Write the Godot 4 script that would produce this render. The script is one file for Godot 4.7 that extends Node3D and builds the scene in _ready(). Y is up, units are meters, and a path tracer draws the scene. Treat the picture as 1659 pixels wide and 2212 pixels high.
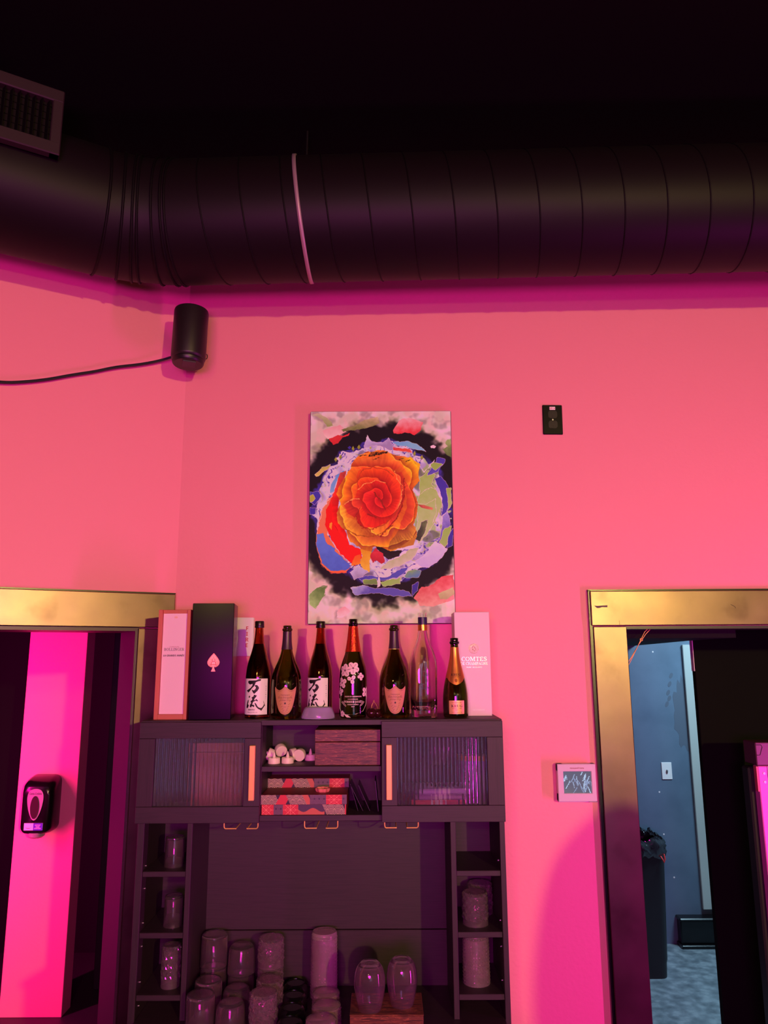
extends Node3D

# ---------------------------------------------------------------- numbers of the place (metres)
const WALL_Z := -2.65          # face of the back wall
const TOP_Y := 1.746           # top of the bar cabinet
const COUNTER_Y := 0.92        # worktop of the bar cabinet
var corner := Vector3(-0.745, 0, WALL_Z)
var names := {}
var mats := {}
var rng := RandomNumberGenerator.new()

# ---------------------------------------------------------------- naming and grouping
func numbered(called: String) -> String:
	var n: int = names.get(called, -1) + 1
	names[called] = n
	return called if n == 0 else "%s_%03d" % [called, n]

func thing(called: String, label: String, category: String, at := Vector3.ZERO, turn := 0.0, group := "") -> Node3D:
	var o := Node3D.new()
	o.name = numbered(called)
	add_child(o)
	o.position = at
	o.rotation_degrees.y = turn
	o.set_meta("label", label)
	o.set_meta("category", category)
	if group != "":
		o.set_meta("group", group)
	return o

func structure(called: String, at := Vector3.ZERO, turn := 0.0) -> Node3D:
	var o := Node3D.new()
	o.name = called
	add_child(o)
	o.position = at
	o.rotation_degrees.y = turn
	o.set_meta("kind", "structure")
	return o

func part(called: String, mesh: Mesh, m: Material, parent: Node, at := Vector3.ZERO, turn := Vector3.ZERO) -> MeshInstance3D:
	var o := MeshInstance3D.new()
	o.name = called
	o.mesh = mesh
	o.material_override = m
	o.position = at
	o.rotation_degrees = turn
	o.cast_shadow = GeometryInstance3D.SHADOW_CASTING_SETTING_ON
	parent.add_child(o, true)
	return o

func copy_of(o: Node3D, at: Vector3, turn := 0.0, label := "") -> Node3D:
	var c: Node3D = o.duplicate()
	c.name = numbered(str(o.name).rstrip("_0123456789"))
	add_child(c)
	c.position = at
	c.rotation_degrees = Vector3(0, turn, 0)
	if label != "":
		c.set_meta("label", label)
	return c

# ---------------------------------------------------------------- materials
func rgb(r: float, g: float, b: float) -> Color:
	return Color(r / 255.0, g / 255.0, b / 255.0)

func plain(key: String, c: Color, rough := 0.6, metal := 0.0, spec := 0.5) -> StandardMaterial3D:
	if mats.has(key):
		return mats[key]
	var m := StandardMaterial3D.new()
	m.resource_name = key
	m.albedo_color = c
	m.roughness = rough
	m.metallic = metal
	m.metallic_specular = spec
	mats[key] = m
	return m

func noise_tex(seed_: int, freq: float, ramp: Array, size := 512, octaves := 4, type := FastNoiseLite.TYPE_SIMPLEX_SMOOTH) -> NoiseTexture2D:
	var n := FastNoiseLite.new()
	n.seed = seed_
	n.frequency = freq
	n.noise_type = type
	n.fractal_octaves = octaves
	var t := NoiseTexture2D.new()
	t.width = size
	t.height = size
	t.seamless = true
	t.noise = n
	var g := Gradient.new()
	var offs := PackedFloat32Array()
	var cols := PackedColorArray()
	for r in ramp:
		offs.append(r[0])
		cols.append(r[1])
	g.offsets = offs
	g.colors = cols
	t.color_ramp = g
	return t

func grained(key: String, seed_: int, scale_: Vector3, ramp: Array, rough := 0.55, freq := 0.012) -> StandardMaterial3D:
	if mats.has(key):
		return mats[key]
	var m := plain(key, Color.WHITE, rough)
	m.albedo_texture = noise_tex(seed_, freq, ramp)
	m.uv1_triplanar = true
	m.uv1_scale = scale_
	return m

func clear_glass(key: String, c: Color, alpha: float) -> StandardMaterial3D:
	var m := plain(key, Color(c.r, c.g, c.b, alpha), 0.03, 0.0, 0.6)
	m.transparency = BaseMaterial3D.TRANSPARENCY_ALPHA
	return m

func solid_glass(key: String, c: Color, alpha := 0.0, rough := 0.02) -> StandardMaterial3D:
	var m := plain(key, Color(c.r, c.g, c.b, alpha), rough)
	m.transparency = BaseMaterial3D.TRANSPARENCY_ALPHA
	m.refraction_enabled = true
	m.refraction_scale = 0.05
	return m

func glow(key: String, c: Color, energy: float) -> StandardMaterial3D:
	var m := plain(key, c, 0.5)
	m.emission_enabled = true
	m.emission = c
	m.emission_energy_multiplier = energy
	return m

# ---------------------------------------------------------------- shapes
func tool() -> SurfaceTool:
	var s := SurfaceTool.new()
	s.begin(Mesh.PRIMITIVE_TRIANGLES)
	s.set_smooth_group(-1)
	return s

func done(s: SurfaceTool) -> ArrayMesh:
	s.generate_normals()
	return s.commit()

# a, b, c run counter-clockwise seen from outside
func tri(s: SurfaceTool, a: Vector3, b: Vector3, c: Vector3) -> void:
	s.add_vertex(a); s.add_vertex(c); s.add_vertex(b)

func quad(s: SurfaceTool, a: Vector3, b: Vector3, c: Vector3, d: Vector3) -> void:
	tri(s, a, b, c)
	tri(s, a, c, d)

func tri_out(s: SurfaceTool, mid: Vector3, a: Vector3, b: Vector3, c: Vector3) -> void:
	if (b - a).cross(c - a).dot((a + b + c) / 3.0 - mid) > 0:
		tri(s, a, b, c)
	else:
		tri(s, a, c, b)

func quad_out(s: SurfaceTool, mid: Vector3, a: Vector3, b: Vector3, c: Vector3, d: Vector3) -> void:
	tri_out(s, mid, a, b, c)
	tri_out(s, mid, a, c, d)

# chamfered box from its two corners
func add_box(s: SurfaceTool, lo: Vector3, hi: Vector3, b := 0.0) -> void:
	s.set_smooth_group(-1)
	var mid := (lo + hi) / 2.0
	var h := (hi - lo) / 2.0
	b = minf(b, minf(h.x, minf(h.y, h.z)) * 0.9)
	var f := func(ax: int, sg: Vector3) -> Vector3:
		var v := Vector3(sg.x * (h.x - b), sg.y * (h.y - b), sg.z * (h.z - b))
		v[ax] = sg[ax] * h[ax]
		return mid + v
	for ax in 3:
		var u := (ax + 1) % 3
		var w := (ax + 2) % 3
		for sg in [-1.0, 1.0]:
			var q := []
			for k in [[-1.0, -1.0], [1.0, -1.0], [1.0, 1.0], [-1.0, 1.0]]:
				var v := Vector3.ZERO
				v[ax] = sg
				v[u] = k[0]
				v[w] = k[1]
				q.append(f.call(ax, v))
			quad_out(s, mid, q[0], q[1], q[2], q[3])
		if b > 0.0:
			for s1 in [-1.0, 1.0]:
				for s2 in [-1.0, 1.0]:
					var p := Vector3.ZERO
					p[ax] = s1
					p[u] = s2
					p[w] = -1.0
					var r := p
					r[w] = 1.0
					quad_out(s, mid, f.call(ax, p), f.call(ax, r), f.call(u, r), f.call(u, p))
	if b > 0.0:
		for x in [-1.0, 1.0]:
			for y in [-1.0, 1.0]:
				for z in [-1.0, 1.0]:
					var c := Vector3(x, y, z)
					tri_out(s, mid, f.call(0, c), f.call(1, c), f.call(2, c))

func box(lo: Vector3, hi: Vector3, b := 0.0) -> ArrayMesh:
	var s := tool()
	add_box(s, lo, hi, b)
	return done(s)

# box by centre and size
func cbox(size: Vector3, b := 0.0) -> ArrayMesh:
	return box(-size / 2.0, size / 2.0, b)

# profile of Vector2(radius, height); shape(angle, radius, height) may return another radius
func add_lathe(s: SurfaceTool, prof: Array, segs := 32, shape: Variant = null, at := Vector3.ZERO, facets := false) -> void:
	var group := 1
	for i in prof.size() - 1:
		var a: Vector2 = prof[i]
		var b: Vector2 = prof[i + 1]
		if i > 0:
			var before: Vector2 = a - prof[i - 1]
			if absf(before.angle_to(b - a)) > 0.7:
				group += 1
		s.set_smooth_group(-1 if facets else group)
		for j in segs:
			var t0 := TAU * j / segs
			var t1 := TAU * (j + 1) / segs
			if j == segs - 1:
				t1 = 0.0
			var ra0 := a.x
			var ra1 := a.x
			var rb0 := b.x
			var rb1 := b.x
			if shape != null:
				ra0 = shape.call(t0, a.x, a.y)
				ra1 = shape.call(t1, a.x, a.y)
				rb0 = shape.call(t0, b.x, b.y)
				rb1 = shape.call(t1, b.x, b.y)
			var p := at + Vector3(ra0 * cos(t0), a.y, ra0 * sin(t0))
			var q := at + Vector3(rb0 * cos(t0), b.y, rb0 * sin(t0))
			var r := at + Vector3(rb1 * cos(t1), b.y, rb1 * sin(t1))
			var v := at + Vector3(ra1 * cos(t1), a.y, ra1 * sin(t1))
			if b.x > 1e-6:
				tri(s, p, q, r)
			if a.x > 1e-6:
				tri(s, p, r, v)

func lathe(prof: Array, segs := 32, shape: Variant = null) -> ArrayMesh:
	var s := tool()
	add_lathe(s, prof, segs, shape)
	return done(s)

func v2(pairs: Array) -> Array:
	var out := []
	for p in pairs:
		out.append(Vector2(p[0], p[1]))
	return out

# smooths a profile by Catmull-Rom between its points
func smooth_profile(pts: Array, steps := 4) -> Array:
	var out := []
	for i in pts.size() - 1:
		var p0: Vector2 = pts[maxi(i - 1, 0)]
		var p1: Vector2 = pts[i]
		var p2: Vector2 = pts[i + 1]
		var p3: Vector2 = pts[mini(i + 2, pts.size() - 1)]
		for k in steps:
			out.append(p1.cubic_interpolate(p2, p0, p3, float(k) / steps))
	out.append(pts[-1])
	return out

func add_tube(s: SurfaceTool, pts: Array, r: float, segs := 8, caps := true) -> void:
	s.set_smooth_group(1)
	var rings := []
	var side := Vector3.ZERO
	for i in pts.size():
		var dir: Vector3 = (pts[mini(i + 1, pts.size() - 1)] - pts[maxi(i - 1, 0)]).normalized()
		if i == 0:
			side = dir.cross(Vector3.UP if absf(dir.y) < 0.9 else Vector3.RIGHT).normalized()
		else:
			side = (side - dir * side.dot(dir)).normalized()
		var up := side.cross(dir)
		var ring := []
		for j in segs:
			var t := TAU * j / segs
			ring.append(pts[i] + (side * cos(t) + up * sin(t)) * r)
		rings.append(ring)
	for i in pts.size() - 1:
		var mid: Vector3 = (pts[i] + pts[i + 1]) / 2.0
		for j in segs:
			var k := (j + 1) % segs
			quad_out(s, mid, rings[i][j], rings[i][k], rings[i + 1][k], rings[i + 1][j])
	if caps:
		s.set_smooth_group(-1)
		for e in [0, pts.size() - 1]:
			var inside: Vector3 = pts[1] if e == 0 else pts[-2]
			for j in range(1, segs - 1):
				tri_out(s, inside, rings[e][0], rings[e][j], rings[e][j + 1])

func tube(pts: Array, r: float, segs := 8) -> ArrayMesh:
	var s := tool()
	add_tube(s, pts, r, segs)
	return done(s)

# flat outline in x, y made into a slab from z0 to z1
func add_slab(s: SurfaceTool, outline: PackedVector2Array, z0: float, z1: float) -> void:
	s.set_smooth_group(-1)
	var idx := Geometry2D.triangulate_polygon(outline)
	for i in range(0, idx.size(), 3):
		var a := outline[idx[i]]
		var b := outline[idx[i + 1]]
		var c := outline[idx[i + 2]]
		if (b - a).cross(c - a) < 0:
			var sw := b
			b = c
			c = sw
		tri(s, Vector3(a.x, a.y, z1), Vector3(b.x, b.y, z1), Vector3(c.x, c.y, z1))
		tri(s, Vector3(a.x, a.y, z0), Vector3(c.x, c.y, z0), Vector3(b.x, b.y, z0))
	var ccw := not Geometry2D.is_polygon_clockwise(outline)
	# Godot's is_polygon_clockwise counts with y down
	for i in outline.size():
		var p := outline[i]
		var q := outline[(i + 1) % outline.size()]
		var n2 := (q - p).orthogonal()
		var mid2 := (p + q) / 2.0
		var inside := Geometry2D.is_point_in_polygon(mid2 + n2.normalized() * 1e-5, outline)
		var a3 := Vector3(p.x, p.y, z0)
		var b3 := Vector3(q.x, q.y, z0)
		var c3 := Vector3(q.x, q.y, z1)
		var d3 := Vector3(p.x, p.y, z1)
		var out := Vector3(n2.x, n2.y, 0) * (-1.0 if inside else 1.0)
		if (b3 - a3).cross(c3 - a3).dot(out) > 0:
			quad(s, a3, b3, c3, d3)
		else:
			quad(s, a3, d3, c3, b3)

func slab(outline: PackedVector2Array, z0: float, z1: float) -> ArrayMesh:
	var s := tool()
	add_slab(s, outline, z0, z1)
	return done(s)

func rounded_rect(w: float, h: float, r: float, n := 4) -> PackedVector2Array:
	var out := PackedVector2Array()
	for k in 4:
		var c := Vector2([1, -1, -1, 1][k] * (w / 2 - r), [1, 1, -1, -1][k] * (h / 2 - r))
		for i in n + 1:
			var t := PI / 2 * (k + float(i) / n)
			out.append(c + Vector2(cos(t), sin(t)) * r)
	return out

func ellipse(rx: float, ry: float, n := 24, at := Vector2.ZERO) -> PackedVector2Array:
	var out := PackedVector2Array()
	for i in n:
		out.append(at + Vector2(cos(TAU * i / n) * rx, sin(TAU * i / n) * ry))
	return out

# ---------------------------------------------------------------- lettering
func font(which: String) -> Font:
	var f := SystemFont.new()
	f.font_names = PackedStringArray([{"serif": "Droid Serif", "mono": "Droid Sans Mono"}.get(which.replace("_bold", ""), "Droid Sans")])
	if which.ends_with("_bold"):
		f.font_weight = 700
	return f

func text_mesh(text: String, height: float, which := "sans", depth := 0.0004) -> TextMesh:
	var t := TextMesh.new()
	t.text = text
	t.font = font(which)
	t.font_size = 32
	t.pixel_size = height / (32.0 * 0.72)
	t.depth = depth
	t.curve_step = 2.0
	return t

func flat_text(parent: Node, text: String, height: float, at: Vector3, m: Material, which := "sans", squeeze := 1.0, turn := Vector3.ZERO) -> MeshInstance3D:
	var o := part("lettering", text_mesh(text, height, which), m, parent, at, turn)
	o.scale = Vector3(squeeze, 1, 1)
	return o

# wraps x, y, z of a flat mesh round a bottle: x becomes an angle, y a height
func bend(mesh_arrays: Array, radius: Callable, turn: float, y0: float, lift: float, squeeze := 1.0) -> ArrayMesh:
	var vs: PackedVector3Array = mesh_arrays[Mesh.ARRAY_VERTEX]
	var idx = mesh_arrays[Mesh.ARRAY_INDEX]
	var s := tool()
	var n: int = idx.size() if idx != null else vs.size()
	for i in n:
		var v: Vector3 = vs[idx[i]] if idx != null else vs[i]
		var r: float = radius.call(y0 + v.y)
		var a: float = turn + v.x * squeeze / r
		r += lift + maxf(v.z, 0.0)
		s.add_vertex(Vector3(r * sin(a), y0 + v.y, r * cos(a)))
	return done(s)

func round_text(parent: Node, text: String, height: float, radius: Callable, turn: float, y0: float, m: Material, which := "sans", squeeze := 1.0, lift := 0.0006) -> void:
	part("lettering", bend(text_mesh(text, height, which, 0.0002).get_mesh_arrays(), radius, turn, y0, lift, squeeze), m, parent)

# patch of paper round a bottle: top(t), bottom(t) give heights for t in 0..1 between two angles
func add_patch(s: SurfaceTool, radius: Callable, a0: float, a1: float, top: Callable, bottom: Callable, lift: float, nu := 24, nv := 10) -> void:
	s.set_smooth_group(1)
	var p := func(i: int, j: int) -> Vector3:
		var t := float(i) / nu
		var y: float = lerpf(bottom.call(t), top.call(t), float(j) / nv)
		var a := lerpf(a0, a1, t)
		var r: float = radius.call(y) + lift
		return Vector3(r * sin(a), y, r * cos(a))
	for i in nu:
		for j in nv:
			quad(s, p.call(i, j), p.call(i + 1, j), p.call(i + 1, j + 1), p.call(i, j + 1))

func patch(radius: Callable, a0: float, a1: float, top: Callable, bottom: Callable, lift: float, nu := 24, nv := 10) -> ArrayMesh:
	var s := tool()
	add_patch(s, radius, a0, a1, top, bottom, lift, nu, nv)
	return done(s)

# outlines (x, y measured on the flat) wrapped round a bottle
func add_wrapped(s: SurfaceTool, outline: PackedVector2Array, radius: Callable, turn: float, lift: float) -> void:
	s.set_smooth_group(-1)
	var lo := outline[0].x
	var hi := outline[0].x
	for p in outline:
		lo = minf(lo, p.x)
		hi = maxf(hi, p.x)
	var pieces := [outline]
	if hi - lo > 0.003:
		# cut into upright strips so that the print lies on the curve
		pieces = []
		var n := int(ceil((hi - lo) / 0.0025))
		for k in n:
			var x0 := lerpf(lo, hi, float(k) / n)
			var x1 := lerpf(lo, hi, float(k + 1) / n)
			var strip := PackedVector2Array([Vector2(x0, -1) * 1000.0, Vector2(x1, -1) * 1000.0, Vector2(x1, 1) * 1000.0, Vector2(x0, 1) * 1000.0])
			var big := PackedVector2Array()
			for p in outline:
				big.append(p * 1000.0)
			strip[0].y = -1000.0; strip[1].y = -1000.0; strip[2].y = 1000.0; strip[3].y = 1000.0
			for q in Geometry2D.intersect_polygons(big, strip):
				var small := PackedVector2Array()
				for p in q:
					small.append(p / 1000.0)
				pieces.append(small)
	for piece in pieces:
		var idx := Geometry2D.triangulate_polygon(piece)
		for i in range(0, idx.size(), 3):
			var q := []
			for k in 3:
				var v: Vector2 = piece[idx[i + k]]
				var r: float = radius.call(v.y)
				var a := turn + v.x / r
				q.append(Vector3((r + lift) * sin(a), v.y, (r + lift) * cos(a)))
			tri_out(s, Vector3(0, (q[0].y + q[1].y + q[2].y) / 3.0, 0), q[0], q[1], q[2])

func radius_of(prof: Array) -> Callable:
	return func(y: float) -> float:
		for i in prof.size() - 1:
			var a: Vector2 = prof[i]
			var b: Vector2 = prof[i + 1]
			if b.y > a.y and y >= a.y and y <= b.y:
				return lerpf(a.x, b.x, (y - a.y) / (b.y - a.y))
		return prof[-1].x if y > prof[-1].y else prof[0].x

# ================================================================ the scene
func _ready() -> void:
	rng.seed = 7
	# ---- camera
	var cam := Camera3D.new()
	cam.name = "camera"
	cam.position = Vector3(0, 1.94, 0)
	cam.rotation_order = EULER_ORDER_YXZ
	cam.rotation_degrees = Vector3(10.9, 0, -0.3)
	cam.fov = rad_to_deg(2.0 * atan(1106.0 / 1600.0))
	cam.near = 0.02
	add_child(cam)
	cam.current = true
	# ---- daylight outside the windows, exposure
	var env := Environment.new()
	env.background_mode = Environment.BG_COLOR
	env.background_color = Color(0.62, 0.76, 1.0)
	env.background_energy_multiplier = 4.0
	env.tonemap_mode = Environment.TONE_MAPPER_LINEAR
	env.tonemap_exposure = 1.0
	env.sdfgi_enabled = true
	env.ssao_enabled = true
	env.ssil_enabled = true
	var we := WorldEnvironment.new()
	we.environment = env
	add_child(we)
	# ---- the lamps of the room
	lamps()
	# ---- the place
	materials()
	room()
	vestibule()
	hallway()
	behind_the_camera()
	# ---- the things
	air_duct()
	wall_things()
	bar_cabinet()
	cabinet_top_things()
	shelf_things()
	glassware()
	hall_things()

const WARM := Color(1.0, 0.895, 0.485)
const MAGENTA := Color(1.0, 0.18, 0.86)

func lamp_node(l: Light3D, c: Color, energy: float, size: float, at: Vector3) -> Light3D:
	l.light_color = c
	l.light_energy = energy
	l.light_size = size
	l.shadow_enabled = true
	l.position = at
	add_child(l)
	return l

func lamps() -> void:
	# two warm pendants hang over the guests' side of the bar
	for p in [[Vector3(2.2, 2.6, 3.2), 14.2], [Vector3(-0.55, 2.46, 1.0), 1.35]]:
		var l := OmniLight3D.new()
		l.name = "pendant_light_source"
		l.omni_range = 14.0
		l.omni_attenuation = 2.0
		lamp_node(l, WARM, p[1], 0.06, p[0] + Vector3(0, -0.02, 0))
		pendant(p[0])
	# magenta sign of parallel tubes on the far side of the room
	var a := AreaLight3D.new()
	a.name = "neon_sign_light_source"
	a.area_size = Vector2(1.0, 0.42)
	a.area_range = 14.0
	lamp_node(a, MAGENTA, 6.8, 0.3, Vector3(-0.1, 1.82, 1.26))
	# magenta strip on a column at the right end of the bar, out of the frame
	var c := AreaLight3D.new()
	c.name = "column_strip_light_source"
	c.area_size = Vector2(0.05, 1.3)
	c.area_range = 10.0
	lamp_node(c, MAGENTA, 4.3, 0.05, Vector3(2.45, 0.9, -1.35))
	c.rotation_degrees.y = 45.0
	# hot pink strip inside the vestibule
	var v := AreaLight3D.new()
	v.name = "vestibule_strip_light_source"
	v.area_size = Vector2(0.05, 1.9)
	v.area_range = 8.0
	lamp_node(v, Color(1.0, 0.0, 0.6), 8.0, 0.05, Vector3(-2.835, 1.35, -3.32))
	v.rotation_degrees.y = -38.0
	# cool white panel on the hall ceiling
	var h := AreaLight3D.new()
	h.name = "hall_panel_light_source"
	h.area_size = Vector2(0.55, 0.55)
	h.area_range = 12.0
	lamp_node(h, Color(0.72, 0.90, 1.0), 5.6, 0.5, Vector3(2.5, 2.57, -4.5))
	h.rotation_degrees.x = -90.0

func pendant(at: Vector3) -> void:
	var t := thing("pendant_lamp", "brass dome pendant lamp with a warm bulb, %s" % ("right of the bar" if at.x > 0 else "left of the bar"), "lamp", at, 0.0, "pendant lamps over the bar")
	part("bulb", lathe(smooth_profile(v2([[0.0, -0.05], [0.02, -0.045], [0.03, -0.02], [0.026, 0.005], [0.014, 0.03], [0.012, 0.05]])), 20), glow("bulb glow", WARM, 6.0), t)
	part("lamp_socket", lathe(v2([[0.0, 0.045], [0.02, 0.045], [0.02, 0.11], [0.004, 0.12], [0.0, 0.12]]), 20), plain("brass", rgb(190, 140, 80), 0.3, 1.0), t)
	part("shade", lathe(v2([[0.15, 0.02], [0.146, 0.06], [0.11, 0.12], [0.05, 0.155], [0.006, 0.16], [0.006, 0.164], [0.052, 0.159], [0.114, 0.123], [0.15, 0.062], [0.153, 0.02], [0.15, 0.02]]), 32), plain("shade brass", rgb(120, 84, 50), 0.4, 0.8), t)
	part("cord", tube([Vector3(0, 0.16, 0), Vector3(0, 1.3, 0)], 0.004, 8), plain("black rubber", rgb(16, 14, 15), 0.6), t)

func materials() -> void:
	var w := plain("pink paint", rgb(237, 147, 157), 0.55, 0.0, 0.35)
	w.heightmap_enabled = true
	w.heightmap_texture = noise_tex(3, 0.03, [[0.0, Color.BLACK], [1.0, Color.WHITE]], 512, 5)
	w.heightmap_scale = 0.04
	w.uv1_triplanar = true
	w.uv1_world_triplanar = true
	w.uv1_scale = Vector3(3, 3, 3)
	plain("black paint", rgb(12, 11, 13), 0.8, 0.0, 0.3)
	plain("ceiling paint", rgb(12, 8, 11), 0.95, 0.0, 0.2)
	plain("black lacquer", rgb(13, 11, 14), 0.28)
	plain("black plastic", rgb(20, 17, 18), 0.4)
	plain("white plastic", rgb(232, 228, 226), 0.4)
	plain("copper", rgb(222, 180, 100), 0.42, 0.35)
	plain("rose copper", rgb(226, 150, 112), 0.4, 0.5)
	plain("steel", rgb(190, 188, 190), 0.35, 1.0)
	plain("ink", rgb(20, 14, 18), 0.6)
	plain("paper", rgb(238, 234, 230), 0.6)
	plain("gold foil", rgb(245, 215, 160), 0.25, 0.9)
	# brushed brass casing with smudges
	var b := plain("brushed brass", Color.WHITE, 0.33, 1.0)
	b.albedo_texture = noise_tex(21, 0.006, [[0.0, rgb(108, 88, 82)], [0.3, rgb(126, 104, 96)], [0.6, rgb(131, 108, 99)], [1.0, rgb(137, 114, 104)]], 512, 5)
	b.roughness_texture = noise_tex(22, 0.01, [[0.0, Color(0.85, 0.85, 0.85)], [1.0, Color(1, 1, 1)]], 512, 5)
	b.roughness = 0.37
	b.uv1_triplanar = true
	b.uv1_scale = Vector3(1.2, 1.2, 1.2)
	# dark stained oak with the grain along x, along y
	var oak := [[0.0, rgb(29, 14, 24)], [0.42, rgb(40, 21, 33)], [0.6, rgb(45, 24, 37)], [1.0, rgb(34, 18, 28)]]
	grained("dark oak", 5, Vector3(0.9, 22, 22), oak)
	grained("dark oak upright", 6, Vector3(22, 0.9, 22), oak)
	grained("stained wood", 8, Vector3(1.6, 17, 8), [[0.0, rgb(44, 18, 14)], [0.36, rgb(82, 38, 27)], [0.47, rgb(104, 52, 35)], [0.52, rgb(160, 92, 60)], [0.57, rgb(86, 40, 28)], [1.0, rgb(112, 58, 38)]], 0.5, 0.016)
	grained("plain wood", 9, Vector3(16, 1.6, 8), [[0.0, rgb(120, 70, 50)], [1.0, rgb(180, 120, 84)]], 0.55)

# ---------------------------------------------------------------- the room
func room() -> void:
	var paint: Material = mats["pink paint"]
	var f := structure("floor")
	part("floor_slab", box(Vector3(-4.5, -0.1, -2.75), Vector3(3.3, 0, 5.1)), plain("dark floor", rgb(46, 42, 44), 0.5), f)
	var c := structure("ceiling")
	part("ceiling_slab", box(Vector3(-4.5, 3.72, -4.2), Vector3(3.3, 3.85, 5.1)), mats["ceiling paint"], c)
	# back wall with the opening of the right-hand door
	var wb := structure("wall_back")
	var s := tool()
	add_box(s, Vector3(-0.745, 0, WALL_Z - 0.12), Vector3(0.845, 3.9, WALL_Z))
	add_box(s, Vector3(0.845, 2.03, WALL_Z - 0.12), Vector3(1.79, 3.9, WALL_Z))
	add_box(s, Vector3(1.79, 0, WALL_Z - 0.12), Vector3(3.2, 3.9, WALL_Z))
	part("wall_face", done(s), paint, wb)
	# lining of the right-hand opening
	var lin := tool()
	add_box(lin, Vector3(0.843, 0, WALL_Z - 0.14), Vector3(0.852, 2.03, WALL_Z + 0.01))
	add_box(lin, Vector3(0.843, 2.024, WALL_Z - 0.14), Vector3(1.79, 2.034, WALL_Z + 0.01))
	add_box(lin, Vector3(1.782, 0, WALL_Z - 0.14), Vector3(1.792, 2.03, WALL_Z + 0.01))
	part("door_lining", done(lin), plain("lining paint", rgb(40, 36, 40), 0.35), wb)
	# left wall, turned by 30 degrees
	var wl := structure("wall_left", corner, 30.0)
	s = tool()
	add_box(s, Vector3(-0.125, 0, -0.16), Vector3(0.0, 3.9, 0))
	add_box(s, Vector3(-1.15, 2.03, -0.16), Vector3(-0.125, 3.9, 0))
	add_box(s, Vector3(-3.6, 0, -0.16), Vector3(-1.15, 3.9, 0))
	part("wall_face", done(s), paint, wl)
	lin = tool()
	add_box(lin, Vector3(-0.134, 0, -0.24), Vector3(-0.122, 2.03, 0.01))
	add_box(lin, Vector3(-1.15, 2.024, -0.24), Vector3(-0.122, 2.036, 0.01))
	add_box(lin, Vector3(-1.155, 0, -0.24), Vector3(-1.143, 2.03, 0.01))
	part("door_lining", done(lin), plain("door lining", rgb(66, 46, 50), 0.4), wl)
	# brass casings
	var t1 := structure("trim_1")
	part("casing_head", box(Vector3(0.727, 2.036, WALL_Z), Vector3(1.91, 2.157, WALL_Z + 0.024), 0.0025), mats["brushed brass"], t1)
	part("casing_leg", box(Vector3(0.732, 0, WALL_Z), Vector3(0.849, 2.033, WALL_Z + 0.022), 0.0025), mats["brushed brass"], t1)
	part("casing_leg", box(Vector3(1.787, 0, WALL_Z), Vector3(1.904, 2.033, WALL_Z + 0.022), 0.0025), mats["brushed brass"], t1)
	part("casing_return", box(Vector3(0.722, 0, WALL_Z), Vector3(0.731, 2.16, WALL_Z + 0.016)), mats["black lacquer"], t1)
	part("casing_return", box(Vector3(0.722, 2.1572, WALL_Z), Vector3(1.91, 2.163, WALL_Z + 0.016)), mats["black lacquer"], t1)
	# a torn strip of old tape and scuffs on the head
	var tape := PackedVector2Array([Vector2(0, 0.004), Vector2(0.012, 0.003), Vector2(0.047, 0.005), Vector2(0.0465, -0.002), Vector2(0.026, -0.0015), Vector2(0.018, -0.005), Vector2(0.009, -0.0045), Vector2(0.004, 0.0)])
	part("tape_scrap", slab(tape, 0, 0.0006), plain("old tape", rgb(84, 66, 64), 0.6), t1, Vector3(0.739, 2.102, WALL_Z + 0.024))
	var sc := tool()
	add_tube(sc, [Vector3(1.22, 2.108, WALL_Z + 0.0243), Vector3(1.226, 2.104, WALL_Z + 0.0243), Vector3(1.234, 2.1, WALL_Z + 0.0243), Vector3(1.236, 2.094, WALL_Z + 0.0243)], 0.0007, 5)
	add_tube(sc, [Vector3(0.825, 2.037, WALL_Z + 0.0243), Vector3(0.8235, 2.053, WALL_Z + 0.0243)], 0.0006, 5)
	part("scratch", done(sc), mats["ink"], t1)
	var t2 := structure("trim_2", corner, 30.0)
	part("casing_head", box(Vector3(-1.27, 2.036, 0), Vector3(-0.006, 2.153, 0.024), 0.0025), mats["brushed brass"], t2)
	part("casing_leg", box(Vector3(-0.127, 0, 0), Vector3(-0.008, 2.033, 0.022), 0.0025), mats["brushed brass"], t2)
	part("casing_leg", box(Vector3(-1.265, 0, 0), Vector3(-1.148, 2.033, 0.022), 0.0025), mats["brushed brass"], t2)
	part("casing_return", box(Vector3(-1.27, 2.1532, 0), Vector3(-0.004, 2.158, 0.016)), mats["black lacquer"], t2)
	# rest of the room
	var wr := structure("wall_right")
	part("wall_face", box(Vector3(3.2, 0, -2.75), Vector3(3.3, 3.9, 5.1)), plain("plum paint", rgb(70, 40, 52), 0.7), wr)
	# rear wall with two tall windows
	var wz := structure("wall_rear")
	s = tool()
	add_box(s, Vector3(-4.5, 0, 5.0), Vector3(0.25, 3.9, 5.1))
	add_box(s, Vector3(1.2, 0, 5.0), Vector3(1.85, 3.9, 5.1))
	add_box(s, Vector3(2.2, 0, 5.0), Vector3(3.3, 3.9, 5.1))
	for x in [[0.25, 1.2], [1.85, 2.2]]:
		add_box(s, Vector3(x[0], 0, 5.0), Vector3(x[1], 0.25, 5.1))
		add_box(s, Vector3(x[0], 2.6, 5.0), Vector3(x[1], 3.9, 5.1))
	part("wall_face", done(s), mats["plum paint"], wz)
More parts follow.
